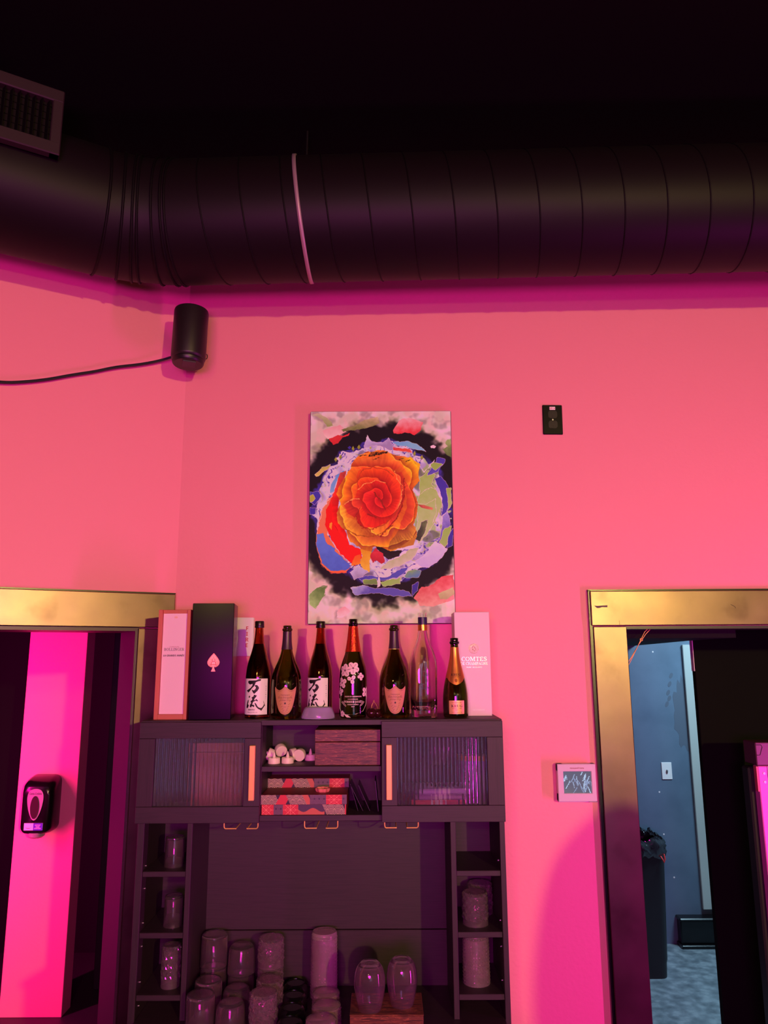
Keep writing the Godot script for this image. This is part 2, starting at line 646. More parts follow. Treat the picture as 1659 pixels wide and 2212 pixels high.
	for k in 2:
		var x: Array = [[0.25, 1.2], [1.85, 2.2]][k]
		var wi := structure("window_%d" % (k + 1))
		part("pane", box(Vector3(x[0], 0.25, 5.04), Vector3(x[1], 2.6, 5.046)), clear_glass("window glass", Color(0.9, 0.95, 1.0), 0.05), wi)
		part("frame", box(Vector3(x[0] - 0.03, 0.21, 4.98), Vector3(x[1] + 0.03, 0.25, 5.02), 0.004), mats["black lacquer"], wi)
	var ws := structure("wall_side")
	part("wall_face", box(Vector3(-4.5, 0, -1.2), Vector3(-4.4, 3.9, 5.1)), mats["plum paint"], ws)

# ---------------------------------------------------------------- the vestibule behind the left-hand door
func vestibule() -> void:
	var black: Material = mats["black paint"]
	var w := structure("wall_vestibule")
	part("wall_pier", box(Vector3(-2.124, 0, -4.62), Vector3(-1.780, 2.9, -4.5), 0.002), mats["pink paint"], w)
	part("wall_face", box(Vector3(-4.4, 0, -5.5), Vector3(-0.7, 2.9, -5.4)), black, w)
	part("wall_face", box(Vector3(-0.87, 0, -5.4), Vector3(-0.77, 2.9, -2.78)), black, w)
	part("wall_face", box(Vector3(-4.5, 0, -5.5), Vector3(-4.4, 2.9, -1.0)), black, w)
	part("wall_panel", box(Vector3(-1.74, 0, -4.9), Vector3(-1.6, 2.9, -4.84), 0.003), plain("dark panel", rgb(30, 24, 27), 0.45), w)
	part("wall_panel", box(Vector3(-1.55, 0, -4.8), Vector3(-1.34, 2.9, -4.74), 0.003), mats["dark panel"], w)
	var c := structure("ceiling_vestibule")
	part("ceiling_slab", box(Vector3(-4.5, 2.9, -5.5), Vector3(-0.77, 2.96, -2.84)), black, c)
	var f := structure("floor_vestibule")
	part("floor_slab", box(Vector3(-4.5, -0.1, -5.5), Vector3(-0.77, 0, -2.75)), mats["dark floor"], f)
	var l := thing("light_strip", "tall pink light strip fixed inside the dark vestibule", "light", Vector3(-2.85, 1.35, -3.3), -38.0)
	part("channel", box(Vector3(-0.03, -0.96, -0.0), Vector3(0.03, 0.96, 0.02), 0.003), mats["black plastic"], l)
	part("diffuser", box(Vector3(-0.025, -0.95, -0.004), Vector3(0.025, 0.95, 0.001)), glow("pink glow", Color(1.0, 0.0, 0.6), 2.0), l)
	# soap dispenser on the pier
	var d := thing("hand_sanitizer_dispenser", "black wall dispenser with grey oval window on the bright pink strip of wall", "dispenser", Vector3(-1.955, 1.12, -4.5))
	d.scale = Vector3.ONE * 1.44
	var s := tool()
	# rings from the wall outwards: (width, height, centre height, depth)
	var rings := [[0.118, 0.208, 0.0, 0.0], [0.122, 0.212, 0.0, 0.012], [0.122, 0.206, -0.004, 0.045], [0.118, 0.194, -0.008, 0.07], [0.108, 0.178, -0.013, 0.086], [0.094, 0.16, -0.016, 0.093]]
	s.set_smooth_group(1)
	var prev := PackedVector2Array()
	for i in rings.size():
		var r: Array = rings[i]
		var ring := rounded_rect(r[0], r[1], 0.026, 5)
		for k in ring.size():
			ring[k] += Vector2(0, r[2])
		if i > 0:
			for k in ring.size():
				var n := (k + 1) % ring.size()
				quad(s, Vector3(prev[k].x, prev[k].y, rings[i - 1][3]), Vector3(prev[n].x, prev[n].y, rings[i - 1][3]), Vector3(ring[n].x, ring[n].y, r[3]), Vector3(ring[k].x, ring[k].y, r[3]))
		prev = ring
	for k in range(1, prev.size() - 1):
		tri(s, Vector3(prev[0].x, prev[0].y, 0.093), Vector3(prev[k].x, prev[k].y, 0.093), Vector3(prev[k + 1].x, prev[k + 1].y, 0.093))
	part("housing", done(s), plain("dispenser black", rgb(14, 11, 13), 0.22), d)
	var face := PackedVector2Array()
	for i in 32:
		var t := TAU * i / 32
		var wdt := 0.03 + 0.008 * sin(t)
		face.append(Vector2(cos(t) * wdt * (1.0 if sin(t) < 0 else pow(absf(cos(t)), -0.25) if absf(cos(t)) > 0.35 else 1.3), (0.05 if sin(t) > 0 else 0.066) * sin(t) + 0.014))
	part("window_surround", slab(face, 0.088, 0.0965), plain("grey plastic", rgb(150, 140, 146), 0.35), d)
	part("level_window", slab(ellipse(0.0165, 0.042, 24, Vector2(0, -0.004)), 0.096, 0.099), plain("smoked window", rgb(60, 40, 46), 0.12), d)
	flat_text(d, "Gem-Ceden", 0.008, Vector3(0, 0.046, 0.0968), mats["ink"], "serif", 0.8)
	var st := part("sticker", box(Vector3(-0.036, -0.088, 0.0915), Vector3(0.036, -0.062, 0.0955)), mats["paper"], d)
	part("sticker_panel", box(Vector3(0.0, -0.0881, 0.0955), Vector3(0.036, -0.0619, 0.0958)), plain("blue print", rgb(60, 50, 190), 0.5), st)
	var r3 := ["INSTANT", "HAND", "SANITIZER"]
	for k in 3:
		flat_text(st, r3[k], 0.0042, Vector3(0.017, -0.069 - 0.006 * k, 0.0959), mats["white plastic"], "sans_bold", 0.9)
	part("hand_mark", slab(PackedVector2Array([Vector2(-0.031, -0.078), Vector2(-0.024, -0.081), Vector2(-0.014, -0.081), Vector2(-0.005, -0.077), Vector2(-0.012, -0.0795), Vector2(-0.024, -0.0795)]), 0.0955, 0.0958), mats["ink"], st)
	part("nozzle_lip", lathe(v2([[0.0, -0.014], [0.022, -0.013], [0.031, -0.006], [0.033, 0.004], [0.03, 0.008], [0.0, 0.008]]), 24), mats["grey plastic"], d, Vector3(0, -0.108, 0.062))

# ---------------------------------------------------------------- the hall behind the right-hand door
func hallway() -> void:
	var black: Material = mats["black paint"]
	var blue := plain("slate blue paint", Color.WHITE, 0.5)
	blue.albedo_texture = noise_tex(31, 0.005, [[0.0, rgb(84, 102, 122)], [0.5, rgb(94, 112, 132)], [1.0, rgb(100, 118, 138)]], 512, 5)
	blue.uv1_triplanar = true
	blue.uv1_scale = Vector3(1, 1, 1)
	var f := structure("floor_hall")
	var conc := plain("worn concrete", Color.WHITE, 0.5)
	conc.albedo_texture = noise_tex(33, 0.022, [[0.0, rgb(92, 100, 108)], [0.45, rgb(124, 132, 140)], [0.62, rgb(140, 148, 156)], [1.0, rgb(168, 174, 180)]], 512, 6)
	conc.roughness_texture = noise_tex(34, 0.02, [[0.0, Color(0.5, 0.5, 0.5)], [1.0, Color(1, 1, 1)]], 512, 5)
	conc.uv1_triplanar = true
	conc.uv1_scale = Vector3(0.9, 0.9, 0.9)
	part("floor_slab", box(Vector3(0.6, -0.1, -5.7), Vector3(3.9, 0, -2.75)), conc, f)
	var w := structure("wall_hall")
	part("wall_face", box(Vector3(0.6, 0, -5.6), Vector3(3.9, 2.7, -5.5)), blue, w)
	part("wall_face", box(Vector3(0.6, 0, -5.5), Vector3(0.7, 2.7, -2.78)), black, w)
	part("wall_face", box(Vector3(3.8, 0, -5.5), Vector3(3.9, 2.7, -2.78)), blue, w)
	part("wall_face", box(Vector3(3.2, 0, -2.78), Vector3(3.9, 2.7, -2.7)), black, w)
	# a scuffed patch by the casing, and chips of missing paint
	var g := FastNoiseLite.new()
	g.seed = 4
	g.frequency = 1.3
	var out := PackedVector2Array()
	for i in 40:
		var t := TAU * i / 40
		var rr := 1.0 + 0.35 * g.get_noise_2d(cos(t) * 2.0, sin(t) * 2.0)
		out.append(Vector2(cos(t) * 0.085 * rr, sin(t) * 0.26 * rr))
	part("scuff", slab(out, 0, 0.0008), plain("scuff grime", rgb(82, 92, 108), 0.6), w, Vector3(2.16, 1.5, -5.5))
	for p in [[2.06, 1.72], [2.045, 1.66], [2.075, 1.78], [2.03, 1.58], [2.05, 1.62]]:
		part("scuff", slab(ellipse(0.012, 0.022, 9), 0, 0.0008), mats["scuff grime"], w, Vector3(p[0], p[1], -5.5), Vector3(0, 0, -25))
	for p in [[1.93, 0.98], [1.94, 0.7], [1.99, 0.42], [1.955, 2.05 - 0.1]]:
		part("paint_chip", slab(ellipse(0.006, 0.006, 7), 0, 0.001), mats["white plastic"], w, Vector3(p[0], p[1], -5.5))
	var bb := structure("baseboard_hall")
	part("board", box(Vector3(0.7, 0.02, -5.5), Vector3(1.9, 0.14, -5.485), 0.003), mats["black lacquer"], bb)
	var tr := structure("trim_3")
	part("casing_leg", box(Vector3(2.165, 0.22, -5.5), Vector3(2.29, 2.0, -5.475), 0.003), plain("satin steel", rgb(205, 205, 200), 0.32, 0.3), tr)
	part("plinth", box(Vector3(1.975, 0.0, -5.5), Vector3(2.32, 0.022, -5.4), 0.004), mats["black lacquer"], tr)
	part("plinth", box(Vector3(1.985, 0.02, -5.5), Vector3(2.31, 0.165, -5.43), 0.006), mats["black lacquer"], tr)
	part("plinth", box(Vector3(1.975, 0.165, -5.5), Vector3(2.32, 0.185, -5.41), 0.006), mats["black lacquer"], tr)
	var c := structure("ceiling_hall")
	part("ceiling_slab", box(Vector3(0.6, 2.6, -5.6), Vector3(3.9, 2.7, -2.76)), black, c)
	var so := tool()
	# the low soffit along the left, its edge running back and to the right
	add_slab(so, PackedVector2Array([Vector2(0.7, 2.78), Vector2(1.3, 2.78), Vector2(1.38, 3.4), Vector2(1.83, 5.5), Vector2(0.7, 5.5)]), 0, 0.604)
	part("soffit", done(so), black, c, Vector3(0, 1.995, 0), Vector3(-90, 0, 0))
	# black partition
	var p2 := structure("wall_partition")
	part("wall_face", box(Vector3(1.393, 0, -3.435), Vector3(3.2, 2.6, -3.4), 0.003), black, p2)
	part("painted_edge_light", box(Vector3(1.39, 1.86, -3.432), Vector3(1.3935, 2.0, -3.403)), mats["white plastic"], p2)  # light on the black partition's end, painted as a white strip
	var l := thing("ceiling_light", "square white light panel on the hall ceiling", "light", Vector3(2.5, 2.6, -4.5))
	part("frame", box(Vector3(-0.3, -0.02, -0.3), Vector3(0.3, 0, 0.3), 0.003), mats["white plastic"], l)
	part("diffuser", box(Vector3(-0.275, -0.026, -0.275), Vector3(0.275, -0.019, 0.275)), glow("panel glow", Color(0.72, 0.9, 1.0), 1.6), l)

# ---------------------------------------------------------------- what stands behind and below the camera and shows in reflections
func behind_the_camera() -> void:
	var b := thing("bar_counter", "long black bar counter with a plain panelled front", "counter", Vector3(0.0, 0, -0.6))
	part("worktop", box(Vector3(-2.4, 1.02, -0.3), Vector3(2.0, 1.07, 0.3), 0.004), mats["black lacquer"], b)
	part("front_panel", box(Vector3(-2.35, 0, -0.2), Vector3(1.95, 1.02, 0.2)), mats["black paint"], b)
	var ns := thing("neon_sign", "magenta sign of parallel neon tubes on a black board", "sign", Vector3(-0.1, 1.62, 1.3))
	part("board", box(Vector3(-0.55, -0.05, 0.0), Vector3(0.55, 0.45, 0.04), 0.004), mats["black lacquer"], ns)
	for k in 5:
		part("tube", tube([Vector3(-0.5, 0.0 + 0.1 * k, -0.012), Vector3(0.5, 0.0 + 0.1 * k, -0.012)], 0.011, 10), glow("magenta glow", MAGENTA, 3.0), ns)
	for x in [-0.45, 0.45]:
		part("post", box(Vector3(x - 0.02, -1.62, 0.01), Vector3(x + 0.02, -0.05, 0.04), 0.003), mats["black lacquer"], ns)
	var co := thing("column", "square black column at the bar's end with an upright magenta light strip", "column", Vector3(2.53, 0, -1.27), 45.0)
	part("shaft", box(Vector3(-0.09, 0, -0.08), Vector3(0.09, 3.72, 0.1), 0.004), mats["black lacquer"], co)
	part("light_strip", box(Vector3(-0.025, 0.25, -0.09), Vector3(0.025, 1.55, -0.08)), mats["magenta glow"], co)
	var vs := thing("added_blocker", "added rounded black vase standing on the bar counter", "blocker", Vector3(1.25, 1.07, -0.72))  # unseen form added to keep the warm lamp off the lower wall
	part("blocker_body", lathe(smooth_profile(v2([[0.0, 0.0], [0.12, 0.0], [0.175, 0.12], [0.2, 0.32], [0.185, 0.5], [0.14, 0.64], [0.06, 0.72], [0.03, 0.74], [0.0, 0.74]]).slice(1, 8), 4), 40), mats["black lacquer"], vs)
	var n := thing("neon_tube", "upright magenta neon tube on the rear wall", "light", Vector3(1.5, 0.4, 4.95))
	part("tube", tube([Vector3(0, 0, 0), Vector3(0, 2.2, 0)], 0.02, 10), glow("neon glow", Color(1.0, 0.12, 0.75), 4.0), n)
	var sl := thing("string_lights", "string of small warm bulbs under the rear ceiling", "lights", Vector3(0, 0, 3.6))
	var pts := []
	for i in 25:
		pts.append(Vector3(-2.6 + i * 0.21, 2.75 - 0.12 * sin(PI * fmod(i / 8.0, 1.0)), 0.3 * sin(i * 0.8)))
	part("wire", tube(pts, 0.004, 5), mats["black rubber"], sl)
	for p in pts:
		part("bulb", lathe(v2([[0, -0.04], [0.018, -0.03], [0.022, -0.015], [0.012, 0.005], [0, 0.005]]), 8), glow("string glow", Color(1.0, 0.8, 0.62), 28.0), sl, p - Vector3(0, 0.008, 0))

# ---------------------------------------------------------------- air duct under the ceiling
func air_duct() -> void:
	var m := plain("painted duct", rgb(20, 12, 16), 0.52, 0.0, 0.32)
	var seam_m := plain("duct seam", rgb(10, 6, 8), 0.6, 0.0, 0.3)
	var t := thing("air_duct", "black spiral air duct running along the top of the pink wall", "duct", Vector3.ZERO)
	var r := 0.2
	var p0 := Vector3(-0.68, 3.372, -2.272)
	var p1 := Vector3(3.2, 3.415, -2.2)
	var ax := (p1 - p0).normalized()
	var side := ax.cross(Vector3.UP).normalized()       # towards the camera
	var up := side.cross(ax).normalized()
	if up.y < 0:
		up = -up
	var s := tool()
	var pts := []
	for i in 9:
		pts.append(p0.lerp(p1, i / 8.0))
	add_tube(s, pts, r, 64)
	part("pipe", done(s), m, t)
	# spiral seam, one piece for each turn
	var pitch := 0.1315
	var face := Vector3(0, 0, 1) - ax * ax.z
	face = face.normalized()
	for k in 30:
		var line := []
		for i in 41:
			var a := TAU * i / 40.0
			var along := 0.075 + pitch * (k + i / 40.0)
			line.append(p0 + ax * along + (up * cos(a) + face * sin(a)) * (r + 0.0005))
		if 0.075 + pitch * (k + 1) > (p1 - p0).length():
			break
		s = tool()
		add_tube(s, line, 0.0026, 6)
		part("seam", done(s), seam_m, t)
	# elbow of four gores
	var turn_r := 0.5
	var hub := p0 + Vector3(0, 0, turn_r)
	var arc := func(deg: float) -> Vector3:
		return hub + Vector3(-sin(deg_to_rad(deg)), 0, -cos(deg_to_rad(deg))) * turn_r
	for k in 4:
		s = tool()
		var line := []
		for i in 3:
			line.append(arc.call(7.5 * k + 7.5 * i / 2.0))
		add_tube(s, line, r - 0.001 - 0.002 * (k % 2), 64)
		part("elbow_gore", done(s), m, t)
	for deg in [0.0, 2.5, 7.5, 15.0, 17.5, 22.5, 30.0]:
		var mid: Vector3 = arc.call(deg)
		var out := (mid - hub).normalized()
		var line := []
		for i in 41:
			var a := TAU * i / 40.0
			line.append(mid + (out * cos(a) + Vector3.UP * sin(a)) * (r + 0.001))
		s = tool()
		add_tube(s, line, 0.0042, 6)
		part("elbow_seam", done(s), seam_m, t)
	var e: Vector3 = arc.call(30.0)
	var d := Vector3(-cos(deg_to_rad(30)), 0, sin(deg_to_rad(30)))
	s = tool()
	add_tube(s, [e, e + d * 0.6, e + d * 1.8], r, 64)
	part("pipe", done(s), m, t)
	# hanger strap with its rod
	s = tool()
	var sx := p0 + ax * 0.395
	s.set_smooth_group(1)
	for i in 48:
		var a0 := TAU * i / 48.0
		var a1 := TAU * (i + 1) / 48.0
		for w in [[-0.006, 0.006, 0.0045]]:
			# leans a little along the pipe
			var q := []
			for aa in [a0, a1]:
				var n: Vector3 = up * cos(aa) + face * sin(aa)
				var lean := ax * (0.02 * (1.0 - cos(aa)))
				q.append([sx + lean + ax * w[0] + n * (r + w[2]), sx + lean + ax * w[1] + n * (r + w[2]), sx + lean + ax * w[0] + n * r, sx + lean + ax * w[1] + n * r])
			var mid: Vector3 = sx
			quad_out(s, mid, q[0][0], q[1][0], q[1][1], q[0][1])
			quad_out(s, (q[0][0] + q[0][1] + q[0][2] + q[0][3]) / 4.0, q[0][0], q[1][0], q[1][2], q[0][2])
			quad_out(s, (q[0][0] + q[0][1] + q[0][2] + q[0][3]) / 4.0, q[0][1], q[1][1], q[1][3], q[0][3])
	part("hanger_strap", done(s), plain("strap metal", rgb(172, 150, 156), 0.45, 0.35), t)
	part("strap_bracket", box(Vector3(-0.022, 0, -0.012), Vector3(0.022, 0.03, 0.012), 0.003), m, t, sx + up * (r + 0.002) + ax * 0.02)
	part("hanger_rod", tube([sx + up * (r + 0.02) + ax * 0.028, sx + ax * 0.028 + Vector3(0, 0.34, 0)], 0.004, 8), mats["black plastic"], t)
	# supply register on the short leg
	var reg := Node3D.new()
	reg.name = "register"
	t.add_child(reg)
	reg.position = e
	reg.rotation_degrees.y = 30.0
	var x1 := -0.15
	var x0 := -0.66
	part("boot", box(Vector3(x0 + 0.03, 0.02, 0.03), Vector3(x1 - 0.004, 0.2, 0.22)), m, reg)
	s = tool()
	add_box(s, Vector3(x0, 0.172, 0.215), Vector3(x1, 0.212, 0.243), 0.003)
	add_box(s, Vector3(x0, 0.0, 0.215), Vector3(x1, 0.04, 0.243), 0.003)
	add_box(s, Vector3(x1 - 0.03, 0.0, 0.215), Vector3(x1, 0.212, 0.242), 0.003)
	add_box(s, Vector3(x0, 0.0, 0.215), Vector3(x0 + 0.03, 0.212, 0.242), 0.003)
	part("register_frame", done(s), plain("register paint", rgb(42, 27, 31), 0.55), reg)
	for i in 24:
		part("louver", cbox(Vector3(0.0022, 0.136, 0.02), 0.0005), seam_m, reg, Vector3(x1 - 0.04 - i * 0.0195, 0.106, 0.228), Vector3(0, 22, 0))
	for i in 6:
		part("louver", cbox(Vector3(0.45, 0.0016, 0.006)), seam_m, reg, Vector3((x0 + x1) / 2, 0.05 + i * 0.0225, 0.22))

# ---------------------------------------------------------------- things fixed to the walls
func wall_things() -> void:
	# loudspeaker in the corner
	var black: Material = mats["black plastic"]
	var sp := thing("speaker", "black cylindrical loudspeaker fixed high in the corner of the pink walls", "speaker", Vector3(-0.69, 2.955, -2.47))
	sp.rotation_degrees = Vector3(-3, 20, -1.5)
	part("body", lathe(v2([[0.0, 0.012], [0.054, 0.012], [0.0585, 0.016], [0.0605, 0.022], [0.0605, 0.196], [0.059, 0.2015], [0.055, 0.204], [0.0, 0.204]]), 48), plain("speaker cloth", rgb(32, 25, 26), 0.42), sp)
	part("base", lathe(v2([[0.0, -0.006], [0.05, -0.006], [0.054, -0.002], [0.056, 0.009], [0.054, 0.0118], [0.0, 0.0118]]), 48), black, sp)
	part("socket_plate", box(Vector3(-0.02, -0.011, -0.01), Vector3(0.024, -0.004, 0.036), 0.001), plain("socket grey", rgb(60, 52, 54), 0.5), sp)
	part("wall_bracket", box(Vector3(-0.016, 0.07, -0.13), Vector3(0.016, 0.12, -0.055), 0.003), black, sp)
	var ring := []
	for i in 13:
		var a := TAU * i / 12.0
		ring.append(Vector3(0.062 + 0.004 * cos(a), 0.04 + 0.0095 * sin(a), -0.01))
	part("cable_loop", tube(ring, 0.0018, 6), black, sp)
	# its cable along the left wall
	var wire := thing("speaker_cable", "thin black cable sagging along the left pink wall from the loudspeaker", "cable", corner, 30.0)
	var pts := []
	for p in [[-0.01, 3.04, 0.1], [-0.055, 3.028, 0.05], [-0.105, 3.005, 0.035], [-0.174, 2.978, 0.03], [-0.26, 2.95, 0.028], [-0.33, 2.921, 0.026], [-0.40, 2.895, 0.026], [-0.476, 2.865, 0.026], [-0.55, 2.842, 0.026], [-0.615, 2.829, 0.026], [-0.75, 2.818, 0.026], [-1.0, 2.83, 0.02], [-1.4, 2.86, 0.004]]:
		pts.append(Vector3(p[0], p[1], p[2]))
	var smooth := []
	for i in pts.size() - 1:
		for k in 5:
			smooth.append(pts[i].cubic_interpolate(pts[i + 1], pts[maxi(i - 1, 0)], pts[mini(i + 2, pts.size() - 1)], k / 5.0))
	part("cord", tube(smooth, 0.0032, 6), mats["black rubber"], wire)
	part("cord", tube(smooth.map(func(v: Vector3) -> Vector3: return v + Vector3(0.001, 0.0045, 0.001)), 0.0022, 6), mats["black rubber"], wire)
	# socket outlet
	var o := thing("power_outlet", "black power outlet with a small white sticker high on the pink wall", "outlet", Vector3(0.630, 2.7965, WALL_Z))
	o.rotation_degrees.z = -0.8
	part("cover_plate", box(Vector3(-0.037, -0.0575, 0), Vector3(0.037, 0.0575, 0.006), 0.0025), plain("outlet black", rgb(14, 12, 13), 0.25), o)
	for y in [0.0195, -0.0195]:
		var face := PackedVector2Array()
		for i in 32:
			var a := TAU * i / 32.0
			face.append(Vector2(clampf(cos(a) * 0.0185, -0.0168, 0.0168), clampf(sin(a) * 0.0185, -0.0142, 0.0142)))
		var rc := part("receptacle", slab(face, 0, 0.0085), plain("receptacle black", rgb(32, 26, 27), 0.35), o, Vector3(0, y, 0))
		for x in [-0.0064, 0.0064]:
			part("slot", cbox(Vector3(0.0022, 0.0075, 0.001)), mats["ink"], rc, Vector3(x, 0.004, 0.0086))
		part("slot", slab(ellipse(0.0026, 0.0026, 12), 0, 0.0007), mats["ink"], rc, Vector3(0, -0.0075, 0.0084))
	part("screw", lathe(v2([[0.0, 0.0], [0.0032, 0.0], [0.0028, 0.0016], [0.0, 0.002]]), 12), mats["steel"], o, Vector3(0, 0, 0.006), Vector3(90, 0, 0))
	var stk := part("sticker", box(Vector3(-0.0105, -0.006, 0), Vector3(0.0105, 0.006, 0.0005)), mats["paper"], o, Vector3(0, 0.0435, 0.0061))
	flat_text(stk, "CP1 B", 0.0052, Vector3(0, 0, 0.0007), plain("red ink", rgb(190, 40, 40), 0.6), "sans_bold")
	# thermostat
	var th := thing("thermostat", "square white thermostat with reflections painted on its screen beside the right door casing", "thermostat", Vector3(0.644, 1.514, WALL_Z))
	var grey := plain("thermostat plastic", rgb(206, 192, 198), 0.45)
	part("back_plate", box(Vector3(-0.06, -0.066, 0), Vector3(0.058, 0.05, 0.012), 0.001), grey, th)
	var fr := tool()
	add_box(fr, Vector3(-0.0645, 0.036, 0.01), Vector3(0.0645, 0.0605, 0.034), 0.002)
	add_box(fr, Vector3(-0.0645, -0.0605, 0.01), Vector3(0.0645, -0.0335, 0.034), 0.002)
	add_box(fr, Vector3(-0.0645, -0.0605, 0.01), Vector3(-0.0445, 0.0605, 0.0338), 0.002)
	add_box(fr, Vector3(0.0485, -0.0605, 0.01), Vector3(0.0645, 0.0605, 0.0338), 0.002)
	part("bezel", done(fr), grey, th)
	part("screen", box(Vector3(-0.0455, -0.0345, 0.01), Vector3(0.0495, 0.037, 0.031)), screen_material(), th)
	flat_text(th, "Honeywell Home", 0.0042, Vector3(0.002, 0.047, 0.0342), plain("brand red", rgb(150, 60, 70), 0.6), "sans_bold")
	part("release_tab", box(Vector3(0.038, -0.0625, 0.02), Vector3(0.066, -0.0605, 0.034)), plain("tab grey", rgb(150, 140, 140), 0.5), th)
	# projecting fire sign, half behind the black box
	var fs := thing("fire_sign", "narrow white sign with red letters FIRE, half hidden behind the black gift box", "sign", Vector3(-0.478, 2.003, WALL_Z + 0.012))
	fs.rotation_degrees.y = 12.0
	part("panel", box(Vector3(-0.075, -0.066, 0), Vector3(0.016, 0.068, 0.004), 0.001), mats["paper"], fs)
	part("return_edge", box(Vector3(0.0165, -0.064, -0.02), Vector3(0.019, 0.066, 0.002)), plain("sign edge", rgb(210, 196, 190), 0.6), fs)
	for k in 4:
		flat_text(fs, "FIRE"[k], 0.0135, Vector3(-0.006, 0.03 - 0.0195 * k, 0.0042), plain("sign red", rgb(200, 40, 60), 0.55), "sans_bold")
	# canvas print
	var pa := thing("canvas_print", "tall canvas print of an orange rose in swirls of blue, white and black", "painting", Vector3(-0.0105, 2.4355, WALL_Z))
	part("stretcher", box(Vector3(-0.26, -0.39, 0.004), Vector3(0.26, 0.39, 0.029), 0.003), plain("canvas edge", rgb(60, 50, 56), 0.8), pa)
	var s := tool()
	s.set_smooth_group(1)
	for q in [[-0.258, -0.388, 0.0, 1.0], [-0.258, 0.388, 0.0, 0.0], [0.258, 0.388, 1.0, 0.0], [-0.258, -0.388, 0.0, 1.0], [0.258, 0.388, 1.0, 0.0], [0.258, -0.388, 1.0, 1.0]]:
		s.set_uv(Vector2(q[2], q[3]))
		s.add_vertex(Vector3(q[0], q[1], 0.0295))
	s.generate_normals()
	var pm := plain("rose print", Color.WHITE, 0.6, 0.0, 0.3)
	pm.albedo_texture = ImageTexture.create_from_image(rose_print())
	part("print", s.commit(), pm, pa)

func screen_material() -> StandardMaterial3D:  # glowing strokes painted in place of room reflections on the dark screen
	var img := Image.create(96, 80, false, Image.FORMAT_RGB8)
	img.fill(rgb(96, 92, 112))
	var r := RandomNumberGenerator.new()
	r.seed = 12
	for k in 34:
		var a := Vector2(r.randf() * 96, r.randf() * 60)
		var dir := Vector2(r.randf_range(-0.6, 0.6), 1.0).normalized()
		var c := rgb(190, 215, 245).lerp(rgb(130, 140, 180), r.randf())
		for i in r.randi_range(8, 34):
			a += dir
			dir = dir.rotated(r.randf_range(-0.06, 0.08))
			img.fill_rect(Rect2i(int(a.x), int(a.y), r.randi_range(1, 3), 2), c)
	var m := plain("painted reflection screen", Color.BLACK, 0.12)
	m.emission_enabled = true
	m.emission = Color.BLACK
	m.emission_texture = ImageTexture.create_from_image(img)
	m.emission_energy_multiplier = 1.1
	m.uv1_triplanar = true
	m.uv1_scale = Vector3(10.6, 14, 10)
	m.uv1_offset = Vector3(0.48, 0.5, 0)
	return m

# ---------------------------------------------------------------- the print on the canvas, drawn from outlines measured in a 1593 x 2212 view of it
const PW := 512
const PH := 768
var pimg: Image
var pnoise: FastNoiseLite

func pmap(x: float, y: float) -> Vector2:
	var t := (y - 100.0) / 2017.0
	var xl := 141.0 - 27.0 * t
	var xr := 1470.0 + 53.0 * t
	return Vector2((x - xl) / (xr - xl) * PW, t * PH)

# pigment under the room's light: what the photograph shows divided by that light
func pigment(c: Color) -> Color:
	var l := c.srgb_to_linear()
	return Color(minf(l.r / 0.84, 0.9), minf(l.g / 0.34, 0.9), minf(l.b / 0.42, 0.9)).linear_to_srgb()

func poly(pts: Array, c0: Color, c1: Color, from := Vector2(0, 0), to := Vector2(0, 1), rough := 9.0, streak := 0.12, rim := Color(0, 0, 0, 0)) -> void:
	var raw := []
	for i in range(0, pts.size(), 2):
		raw.append(Vector2(pts[i], pts[i + 1]))
	var out := PackedVector2Array()
	for i in raw.size():
		var a: Vector2 = raw[i]
		var b: Vector2 = raw[(i + 1) % raw.size()]
		var n := maxi(2, int(a.distance_to(b) / 14.0))
		for k in n:
			var p := a.lerp(b, float(k) / n)
			p += Vector2(pnoise.get_noise_2d(p.x * 2.2, p.y * 2.2), pnoise.get_noise_2d(p.x * 2.2 + 900, p.y * 2.2)) * rough * 1.2
			out.append(pmap(p.x, p.y))
	var lo := out[0]
	var hi := out[0]
	for p in out:
		lo = lo.min(p)
		hi = hi.max(p)
	var base := Vector2(lerpf(lo.x, hi.x, from.x), lerpf(lo.y, hi.y, from.y))
	var dir := Vector2(lerpf(lo.x, hi.x, to.x), lerpf(lo.y, hi.y, to.y)) - base
	var l2 := maxf(dir.length_squared(), 1.0)
	for y in range(maxi(0, int(lo.y)), mini(PH - 1, int(hi.y) + 1) + 1):
		var xs := []
		for i in out.size():
			var a := out[i]
			var b := out[(i + 1) % out.size()]
			if (a.y <= y + 0.5) != (b.y <= y + 0.5):
				xs.append(a.x + (y + 0.5 - a.y) / (b.y - a.y) * (b.x - a.x))
		xs.sort()
		for k in range(0, xs.size() - 1, 2):
			for x in range(maxi(0, int(ceil(xs[k] - 0.5))), mini(PW - 1, int(floor(xs[k + 1] - 0.5))) + 1):
				var t := (Vector2(x, y) - base).dot(dir) / l2
				t += streak * pnoise.get_noise_2d(x * 5.0, y * 5.0) * 2.0
				pimg.set_pixel(x, y, pigment(c0.lerp(c1, clampf(t, 0.0, 1.0))))

	if rim.a > 0.0:
		var rc := pigment(rim)
		for i in out.size():
			var a := out[i]
			var b := out[(i + 1) % out.size()]
			for k in int(a.distance_to(b)) + 1:
				var p := a.lerp(b, k / (a.distance_to(b) + 1.0))
				if p.x >= 0 and p.y >= 0 and p.x < PW and p.y < PH:
					pimg.set_pixel(int(p.x), int(p.y), rc)

